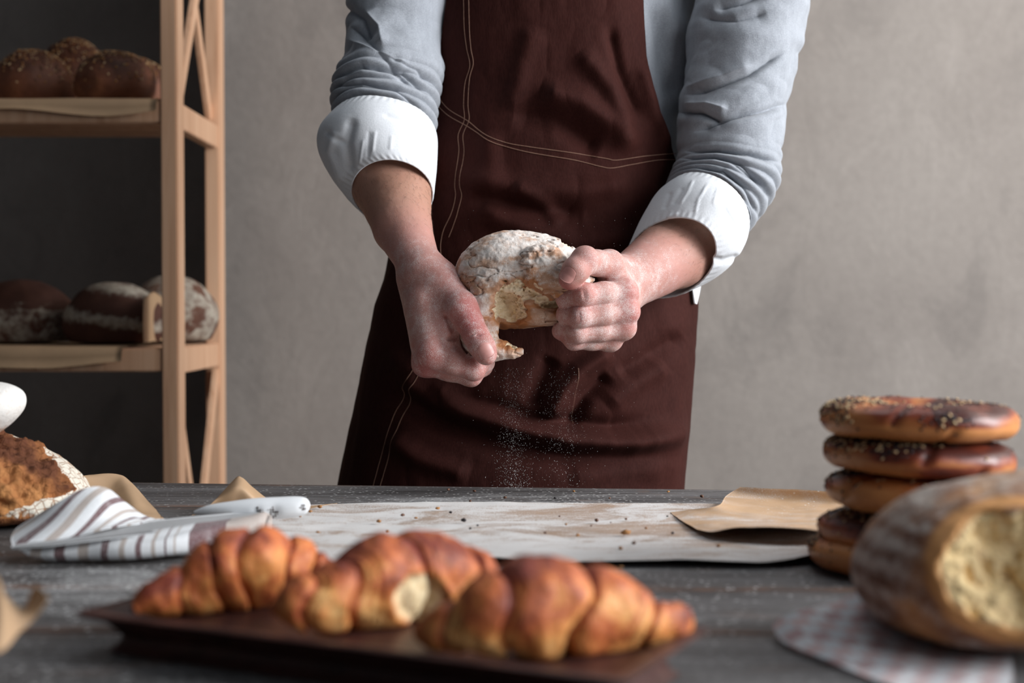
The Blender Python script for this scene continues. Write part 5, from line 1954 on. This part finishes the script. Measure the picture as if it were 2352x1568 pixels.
def sweater():
    V1, F1 = sleeve(LL, CL, 1, 0)
    V2, F2 = sleeve(LR, CR, 2, 0)
    # upper sleeves out of the frame up to the shoulders
    out = [(V1, [tuple(x) for x in F1]), (V2, [tuple(x) for x in F2])]
    G = section_tube([(990, 1500, -420, 1.79, 0.10), (890, 1620, -330, 1.79, 0.115), (905, 1650, -200, 1.79, 0.118), (930, 1612, 0, 1.78, 0.118), (945, 1592, 200, 1.775, 0.118),
                      (925, 1590, 380, 1.77, 0.118), (905, 1592, 520, 1.77, 0.118), (890, 1590, 640, 1.77, 0.118)])
    N = tube_normals(G)
    G = G + N * (0.006 * (fbm(G * np.array([1.6, 1.6, 0.6]), 11, 5, 3) - 0.5))[..., None]
    u, v = proj(G)
    G = G + N * (crease(u, v, [([(1500, 10), (1520, 120), (1540, 230)], -0.008, 16), ([(1560, 20), (1570, 150), (1560, 260)], 0.006, 16), ([(1530, 0), (1545, 90)], 0.005, 12)]) * (N[..., 1] < 0))[..., None]
    V3, F3 = gridmesh(G.transpose(1, 0, 2), True)
    out.append((V3, [tuple(x) for x in F3]))
    mk('sweater', *join(out), M['sweater'], baker)


sweater()


def cuff(secs, name, seed, lines=()):
    nv, nu = 90, 220
    Q, ts, th = loft(secs, nu, nv)
    N = tube_normals(Q)
    t = np.linspace(0, 1, nv)[:, None]
    D = 0.0012 * (fbm(Q * np.array([1, 1, 0.5]), 40, seed, 3) - 0.5)
    # puckers at the stitched hems
    pk = np.sin(th * 46 + 3 * vn(np.stack([np.cos(th) * 3, np.sin(th) * 3, th * 0], -1), 1, seed))[None, :]
    D = D + 0.00035 * pk * (np.exp(-((t - 0.06) / 0.07) ** 2) + np.exp(-((t - 0.93) / 0.08) ** 2))
    u, v = proj(Q)
    D = D + crease(u, v, lines) * (N[..., 1] < 0.2)
    Q = Q + N * D[..., None]
    inner = Q - N * 0.0022
    # rolled hem at both ends: outer and inner wall joined by a rounded edge
    full = [inner[::-1][:nv]]
    ring = []
    for w in (0.25, 0.5, 0.75):
        ang = math.pi * w
        off = 0.0011
        ring.append(w)
    top = [(Q[0] * (1 - w) + inner[0] * w) + (Q[0] - Q[1]) / np.linalg.norm(Q[0] - Q[1], axis=1, keepdims=True) * 0.0011 * math.sin(math.pi * w) for w in ring]
    bot = [(Q[-1] * (1 - w) + inner[-1] * w) + (Q[-1] - Q[-2]) / np.linalg.norm(Q[-1] - Q[-2], axis=1, keepdims=True) * 0.0011 * math.sin(math.pi * w) for w in ring]
    loop = np.concatenate([Q, np.array(bot), inner[::-1], np.array(top[::-1])], 0)
    n = loop.shape[0]
    V = loop.reshape(-1, 3)
    I, J = np.meshgrid(np.arange(n), np.arange(nu), indexing='ij')
    F = np.stack([I * nu + J, I * nu + (J + 1) % nu, ((I + 1) % n) * nu + (J + 1) % nu, ((I + 1) % n) * nu + J], -1).reshape(-1, 4)
    mk(name, V, F, M['shirt'], baker)


cuff([((772, 268), (994, 290), 1.628, 0.056, (0, -42)), ((748, 290), (1001, 302), 1.622, 0.060, (0, -45)), ((731, 312), (1005, 320), 1.616, 0.061, (0, -47)), ((730, 345), (1005, 352), 1.608, 0.060, (0, -50)),
      ((752, 388), (1003, 388), 1.602, 0.058, (0, -54)), ((783, 428), (999, 420), 1.597, 0.055, (0, -60)), ((806, 446), (996, 440), 1.595, 0.052, (0, -66))], 'shirt_cuff', 1,
     [([(810, 270), (796, 330), (806, 400)], -0.0045, 11), ([(770, 300), (757, 350), (785, 420)], 0.0035, 10), ([(862, 300), (856, 350)], 0.0012, 2.5), ([(835, 320), (826, 375)], 0.0012, 2.5),
      ([(900, 310), (896, 345)], 0.0010, 4), ([(745, 300), (790, 330)], -0.002, 6), ([(880, 262), (960, 290)], -0.0012, 6), ([(930, 330), (980, 350)], -0.001, 7), ([(848, 300), (845, 365)], -0.0012, 4)])
cuff([((1545, 414), (1700, 556), 1.628, 0.056, (44, -44)), ((1516, 434), (1694, 582), 1.62, 0.059, (50, -50)), ((1497, 464), (1676, 612), 1.61, 0.058, (56, -56)), ((1480, 500), (1646, 636), 1.602, 0.055, (62, -62)),
      ((1468, 536), (1606, 652), 1.595, 0.051, (70, -70))], 'shirt_cuff', 2,
     [([(1592, 412), (1580, 440), (1562, 470)], 0.0014, 2.0), ([(1628, 420), (1605, 455), (1596, 492)], 0.0014, 2.0), ([(1650, 428), (1638, 470)], 0.0010, 2.0), ([(1625, 590), (1660, 600), (1700, 590)], -0.003, 8),
      ([(1540, 440), (1525, 480)], -0.0014, 5), ([(1660, 470), (1690, 520), (1700, 560)], -0.0015, 6), ([(1570, 430), (1545, 470)], -0.0010, 5), ([(1560, 490), (1530, 500)], 0.001, 4)])


# ------------------------------------------------------------------ apron and trousers
AK = np.array([  # v, silhouette left u, right u at Y=1.76, depth of the front
    [-160, 935, 1585, 0.128], [0, 935, 1588, 0.128], [200, 950, 1592, 0.129], [380, 925, 1588, 0.130], [520, 908, 1588, 0.131], [640, 885, 1592, 0.135],
    [700, 866, 1597, 0.138], [800, 845, 1593, 0.142], [880, 830, 1588, 0.146], [960, 815, 1583, 0.150], [1105, 783, 1569, 0.156], [1300, 745, 1560, 0.162], [1700, 680, 1560, 0.168]])
APRON_FOLDS = [
    # (line, height, width px): + towards the camera
    ([(905, 800), (960, 880), (1060, 935), (1180, 975), (1300, 1005), (1450, 1015), (1570, 990)], 0.0150, 26),
    ([(930, 850), (1010, 912), (1130, 940), (1260, 968), (1400, 985), (1480, 970)], -0.0110, 22),
    ([(900, 900), (1000, 965), (1150, 1020), (1320, 1055), (1500, 1045)], -0.0090, 26),
    ([(1255, 965), (1290, 900), (1330, 850), (1400, 800)], 0.0120, 20),
    ([(1310, 975), (1345, 910), (1400, 860)], -0.0100, 18),
    ([(1225, 940), (1240, 880), (1270, 820)], -0.0080, 22),
    ([(1420, 860), (1480, 830), (1560, 770)], -0.0060, 22),
    ([(1390, 930), (1450, 880), (1520, 830)], 0.0060, 26),
    ([(1100, 480), (1200, 520), (1320, 560), (1450, 540)], 0.0070, 30),
    ([(1050, 400), (1180, 430), (1330, 440), (1450, 420)], 0.0060, 26),
    ([(1080, 450), (1200, 480), (1340, 490)], -0.0060, 22),
    ([(1180, 430), (1250, 470), (1290, 520)], 0.0050, 18),
    ([(1240, 210), (1330, 235), (1420, 300), (1450, 350)], 0.0100, 26),
    ([(1180, 260), (1280, 280), (1380, 345)], -0.0080, 26),
    ([(1330, 120), (1400, 200), (1440, 300)], 0.0060, 20),
    ([(1230, 60), (1200, 150), (1180, 260)], 0.0040, 26),
    ([(1400, 60), (1420, 160), (1470, 270)], -0.0050, 14),
    ([(1470, 150), (1500, 260), (1540, 340)], 0.0040, 14),
    ([(1120, 300), (1130, 400), (1120, 500)], 0.0040, 28),
    ([(1060, 620), (1000, 740), (960, 860)], 0.0050, 30),
    ([(900, 1000), (960, 1050), (1080, 1090)], 0.0060, 24),
    ([(1540, 700), (1560, 850), (1540, 1000), (1520, 1120)], 0.0040, 40),
    ([(1300, 1090), (1420, 1060), (1520, 1080)], 0.0040, 30),
]


def apron_point(phi, v, raw=False):
    """points of the apron surface; phi angle round the body, v photo row at its front"""
    phi, v = np.broadcast_arrays(np.asarray(phi, float), np.asarray(v, float))
    L, R, D = (np.interp(v, AK[:, 0], AK[:, k]) for k in (1, 2, 3))
    Yc = 1.76
    sc = Yc / FPX
    x0, x1 = (L - 1176) * sc, (R - 1176) * sc
    cx, hw = (x0 + x1) / 2, (x1 - x0) / 2
    b = (784 - v) / FPX
    zf = CAM_Z + (-math.sin(PITCH) + b * math.cos(PITCH)) / (math.cos(PITCH) + b * math.sin(PITCH)) * (Yc - 0.10)
    sp, cp = np.sin(phi), np.cos(phi)
    k = 0.92
    x = cx + hw * np.sign(sp) * np.abs(sp) ** k
    y = Yc - D * np.sign(cp) * np.abs(cp) ** 0.95
    Pn = np.stack([x, y, zf], -1)
    if raw:
        return Pn
    n = np.stack([sp * D, -cp * hw, np.zeros_like(sp)], -1)
    n /= np.linalg.norm(n, axis=-1, keepdims=True)
    uu, vv = proj(Pn)
    d = 1.5 * crease(uu, vv, APRON_FOLDS) * np.clip(cp * 2, 0, 1)
    d = d + 0.005 * (fbm(Pn * np.array([1, 1, 0.8]), 9, 4, 3) - 0.5) + 0.0030 * (np.abs(fbm(Pn * np.array([1.4, 1, 0.7]), 20, 7, 3) - 0.5) * 2)
    return Pn + n * d[..., None]


def phi_at(u, v):
    """angle whose front point falls at photo column u"""
    ph = np.linspace(-1.5, 1.5, 400)
    q = apron_point(ph, np.full(400, float(v)), True)
    uu, _ = proj(q)
    return float(np.interp(u, uu, ph))


def apron():
    vs = np.concatenate([np.linspace(-150, 1180, 300), np.linspace(1190, 1680, 40)])
    le = np.interp(vs, [-150, 0, 120, 250, 380, 500], [1035, 1025, 1012, 985, 950, 915])
    re = np.interp(vs, [-150, 0, 60, 130, 200, 260, 310, 350, 385, 420], [1474, 1478, 1480, 1485, 1497, 1512, 1530, 1545, 1560, 1588])
    nu = 420
    G = np.zeros((len(vs), nu, 3))
    for i, v in enumerate(vs):
        a = phi_at(le[i], v) if v < 500 else -1.62
        w2 = sst(v, 370, 440)
        b = phi_at(min(re[i], 1580), v) * (1 - w2) + 1.62 * w2
        w = sst(v, 380, 520)
        if v < 500:
            a = a * (1 - w) + -1.62 * w
        G[i] = apron_point(np.linspace(a, b, nu), np.full(nu, v))
    V, F = sheet(G, 0.0018)
    ap = mk('apron', V, F, M['apron'], baker)

    def stitch(pxs, name='stitching', r=0.00046):
        pxs = np.asarray(pxs, float)
        path = catmull(pxs, np.linspace(0, len(pxs) - 1, 160))
        pts_ = []
        for (u, v) in path:
            # the table row v belongs to the front point: correct for depth
            q = None
            vv = v
            for _ in range(4):
                ph = phi_at(u, vv)
                q = apron_point(ph, vv)
                pu, pv = proj(q)
                vv += v - pv
            pts_.append(np.asarray(q) + np.array([0, -0.0016, 0]))
        pts_ = np.array(pts_)
        s = np.arange(len(pts_))
        mk(name, *tube(pts_, r * (0.75 + 0.35 * np.abs(np.sin(s * 1.6))), 6), M['stitch'], ap)
    stitch([(1064, -20), (1066, 60), (1072, 110), (1080, 150), (1070, 190), (1066, 240), (1067, 275), (1053, 310), (1054, 350), (1045, 420), (1046, 450), (1036, 490), (1018, 530), (1012, 560), (1014, 595)])
    stitch([(1076, -20), (1078, 60), (1082, 110), (1088, 145), (1080, 180), (1076, 240), (1078, 275), (1064, 310), (1066, 350), (1057, 420), (1060, 450), (1050, 490), (1040, 520), (1030, 545)])
    stitch([(1003, 215), (1030, 250), (1075, 278), (1110, 305), (1160, 327), (1220, 338), (1320, 352), (1390, 364), (1415, 368), (1470, 360), (1530, 354), (1552, 353)])
    stitch([(1000, 235), (1030, 265), (1075, 291), (1125, 322), (1160, 336), (1220, 351), (1320, 368), (1380, 383), (1405, 386), (1450, 378), (1510, 368), (1550, 367)])
    stitch([(965, 840), (948, 872), (927, 890), (925, 905), (910, 940), (895, 985), (878, 1040), (860, 1108), (856, 1130)])
    stitch([(974, 845), (962, 880), (946, 897), (938, 910), (925, 950), (912, 990), (893, 1050), (876, 1108), (872, 1130)])
    stitch([(1322, 845), (1320, 900), (1323, 960), (1326, 1000)], 'pocket_seam', 0.00035)
    cx = P(1240, 500, 1.78)[0]
    out = []
    for s in (-1, 1):
        out.append(tube([(cx + s * 0.082, 1.79, 0.93), (cx + s * 0.095, 1.79, 0.55), (cx + s * 0.105, 1.80, 0.30), (cx + s * 0.11, 1.81, 0.07)], [0.095, 0.075, 0.062, 0.058], 32))
    mk('trousers', *join(out), M['trousers'], baker)
    for s in (-1, 1):
        V, F = tube(catmull([(cx + s * 0.11, 1.86, 0.04), (cx + s * 0.115, 1.80, 0.052), (cx + s * 0.125, 1.70, 0.042), (cx + s * 0.13, 1.63, 0.03)], np.linspace(0, 3, 16)), np.interp(np.linspace(0, 3, 16), [0, 0.3, 2, 3], [0.02, 0.045, 0.042, 0.022]), 20)
        V = np.asarray(V)
        V[:, 2] = np.clip(V[:, 2], 0.001, None)
        mk('shoe', V, F, M['hair'], baker)
    # shirt hem showing below the right cuff
    hem = [[P(1588, 620, 1.70), P(1590, 660, 1.70), P(1596, 697, 1.70)], [P(1612, 620, 1.71), P(1609, 660, 1.71), P(1600, 698, 1.71)]]
    K = np.asarray(hem)
    a = catmull(K, np.linspace(0, 1, 8))
    G = catmull(a.transpose(1, 0, 2), np.linspace(0, 2, 16)).transpose(1, 0, 2)
    mk('shirt_hem', *sheet(G, 0.0012), M['shirt'], baker)


apron()


# ------------------------------------------------------------------ the loaf being torn
def held_loaf():
    res = 0.00085
    lo = np.array([P(1025, 0, 1.5)[0], 1.415, P(0, 850, 1.5)[2]])
    hi = np.array([P(1385, 0, 1.5)[0], 1.56, P(0, 505, 1.5)[2]])
    f = Field(lo, hi, res)
    c0 = P(1188, 640, 1.495)
    rot = lambda a: np.array([[math.cos(a), 0, math.sin(a)], [0, 1, 0], [-math.sin(a), 0, math.cos(a)]])
    f.ell(P(1180, 632, 1.495), (0.0620, 0.044, 0.0475), k=0)
    f.ell(P(1240, 660, 1.500), (0.056, 0.036, 0.040), k=0.01)
    f.ell(P(1290, 620, 1.475), (0.036, 0.024, 0.020), k=0.012)
    f.ell(P(1262, 588, 1.490), (0.030, 0.026, 0.0205), rot(0.15), k=0.010)
    f.ell(P(1170, 690, 1.500), (0.046, 0.030, 0.030), k=0.012)
    f.ell(P(1115, 690, 1.472), (0.018, 0.018, 0.034), rot(0.35), k=0.010)
    f.ell(P(1245, 722, 1.480), (0.030, 0.018, 0.0115), k=0.006)      # lower rim of the far crust
    f.ell(P(1118, 770, 1.470), (0.012, 0.011, 0.022), rot(0.3), k=0.010)
    outer = f.d.copy()

    # the tear: a ragged hollow opening to the front and below
    def torn(s, sl):
        p = s.pts(sl)
        d1 = s.ell_d(sl, P(1172, 716, 1.452), (0.0170, 0.036, 0.0260), rot(-0.22))
        d2 = s.ell_d(sl, P(1225, 680, 1.436), (0.0400, 0.0300, 0.0130), rot(0.35))
        d3 = s.ell_d(sl, P(1176, 772, 1.47), (0.0140, 0.06, 0.0080), rot(0.25))
        d = np.minimum(smin(d1, d2, 0.006), d3)
        n = fbm(p, 70, 1, 3) - 0.5
        n2 = fbm(p * np.array([0.6, 1, 1.6], np.float32), 190, 2, 3) - 0.5
        return (d + 0.012 * n + 0.0070 * n2).astype(np.float32)
    td = torn(f, f.box(lo - 1, hi + 1))
    f.cut(torn, k=0.0012)
    f.cut(lambda s, sl: (s.ell_d(sl, P(1296, 696, 1.446), (0.0330, 0.036, 0.0042), rot(-0.1)) + 0.003 * (fbm(s.pts(sl), 130, 2, 3) - 0.5)).astype(np.float32), k=0.001)

    # flap of crust pinched under the other thumb, in front of the tear, and the lobe in the other hand
    g = Field(lo, hi, res)
    g.ell(P(1278, 634, 1.4500), (0.0350, 0.0095, 0.0215), rot(0.32), k=0.001)
    g.ell(P(1245, 605, 1.4580), (0.0270, 0.0125, 0.0180), rot(0.1), k=0.008)
    g.ell(P(1322, 652, 1.4600), (0.0220, 0.008, 0.0065), rot(-0.25), k=0.008)
    g.ell(P(1108, 790, 1.4660), (0.0265, 0.0140, 0.0165), rot(0.55), k=0.001)
    g.ell(P(1160, 805, 1.4620), (0.0190, 0.0100, 0.0095), rot(0.05), k=0.008)
    g.add(lambda p: 0.0075 * (fbm(p * np.array([1, 0.4, 1]), 95, 2, 4) - 0.5))
    outer = np.minimum(outer, g.d)

    def bite(s, sl):
        p = s.pts(sl)
        d = np.minimum(s.ell_d(sl, P(1222, 672, 1.446), (0.0130, 0.012, 0.0085), rot(0.6)), s.ell_d(sl, P(1178, 768, 1.455), (0.0120, 0.018, 0.0130), rot(-0.2)))
        d = np.minimum(d, s.ell_d(sl, P(1305, 702, 1.448), (0.0220, 0.02, 0.0080), rot(-0.3)))
        return (d + 0.006 * (fbm(p, 90, 2, 3) - 0.5) + 0.006 * (fbm(p, 240, 1, 3) - 0.5)).astype(np.float32)
    td = np.minimum(td, bite(g, g.box(lo - 1, hi + 1)))
    g.cut(bite, k=0.0008)
    f.d = smin(f.d, g.d, 0.0025)
    # ragged ends
    f.cut(lambda s, sl: (s.ell_d(sl, P(1306, 553, 1.475), (0.0085, 0.06, 0.0070), rot(0.4)) + 0.004 * (fbm(s.pts(sl), 160, 2, 3) - 0.5)).astype(np.float32), P(1290, 575, 1.42) - [0.02, 0.02, 0.02], P(1340, 520, 1.52) + [0.02, 0.02, 0.02], k=0.001)
    f.cut(lambda s, sl: (s.ell_d(sl, P(1192, 778, 1.46), (0.0110, 0.03, 0.0085), rot(-0.25)) + 0.006 * (fbm(s.pts(sl), 170, 1, 3) - 0.5)).astype(np.float32), P(1192, 785, 1.44) - [0.025, 0.03, 0.02], P(1192, 785, 1.50) + [0.025, 0.03, 0.02], k=0.001)
    f.add(lambda p: 0.0022 * np.exp(-((fbm(p * np.array([0.45, 1, 1.5]), 55, 1, 3) - 0.5) / 0.018) ** 2) - 0.0042 * (fbm(p * np.array([0.7, 1, 1.6]), 48, 3, 3) - 0.5) - 0.0014 * (fbm(p, 240, 1, 2) - 0.5))
    V, F = f.mesh(1)
    od = f.sample(outer, V)
    n = fbm(V, 90, 2, 3)
    crumb = sst(-od + 0.002 * (n - 0.5), 0.0022, 0.0036)
    N = vnormals(V, F)
    V = V + N * ((fbm(V * np.array([0.7, 1, 1.5]), 210, 3, 3) - 0.5) * 0.0080 * crumb)[:, None]
    u, v = proj(V)
    front = N[:, 1] < 0.3
    edge = np.exp(-(np.clip(f.sample(td, V), 0, 1) / 0.0042) ** 2) * (1 - crumb)
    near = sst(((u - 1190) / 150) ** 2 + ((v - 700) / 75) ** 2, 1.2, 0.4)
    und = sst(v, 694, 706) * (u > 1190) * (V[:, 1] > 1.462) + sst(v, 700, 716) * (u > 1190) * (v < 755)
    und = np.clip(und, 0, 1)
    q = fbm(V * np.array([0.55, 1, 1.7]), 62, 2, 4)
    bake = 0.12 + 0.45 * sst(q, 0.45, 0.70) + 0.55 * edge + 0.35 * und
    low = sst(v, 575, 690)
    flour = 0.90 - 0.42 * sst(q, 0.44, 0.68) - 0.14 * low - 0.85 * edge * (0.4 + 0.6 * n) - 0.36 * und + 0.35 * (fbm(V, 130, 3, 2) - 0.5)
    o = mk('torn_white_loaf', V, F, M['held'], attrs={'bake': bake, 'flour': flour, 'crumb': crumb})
    return tag(o, 'flour-dusted white loaf being torn apart in the baker\'s hands', 'loaf')


held_loaf()


# ------------------------------------------------------------------ falling flour
def falling_flour():
    rnd = np.random.RandomState(2)
    V, F = [], []

    def grain(p, r, st):
        b = len(V)
        for d in ((r, 0, 0), (-r, 0, 0), (0, r, 0), (0, -r, 0), (0, 0, r * st), (0, 0, -r * st)):
            V.append(p + np.array(d))
        for f in ((0, 2, 4), (2, 1, 4), (1, 3, 4), (3, 0, 4), (2, 0, 5), (1, 2, 5), (3, 1, 5), (0, 3, 5)):
            F.append(tuple(b + x for x in f))
    for _ in range(2200):
        v = 840 + 280 * rnd.rand() ** 0.75
        k = rnd.rand()
        u = (1180 + 22 * rnd.randn()) if k < 0.55 else (1290 + 30 * rnd.randn())
        if k >= 0.55 and v > 1040 and rnd.rand() < 0.6:
            continue
        r = 0.00009 + 0.00011 * rnd.rand() ** 2
        grain(P(u, v, 1.44 + 0.02 * rnd.randn()), r, 1.0 + 2.5 * max(0, (v - 980) / 140) * rnd.rand())
    for _ in range(220):
        grain(P(1050 + 420 * rnd.rand(), 480 + 560 * rnd.rand(), 1.45 + 0.03 * rnd.randn()), 0.00010 + 0.00010 * rnd.rand(), 1)
    o = mk('falling_flour', V, F, M['flour'], smooth=False)
    o['kind'] = 'stuff'
    return tag(o, 'fine white flour dust falling from the torn bread onto the table', 'flour')


falling_flour()
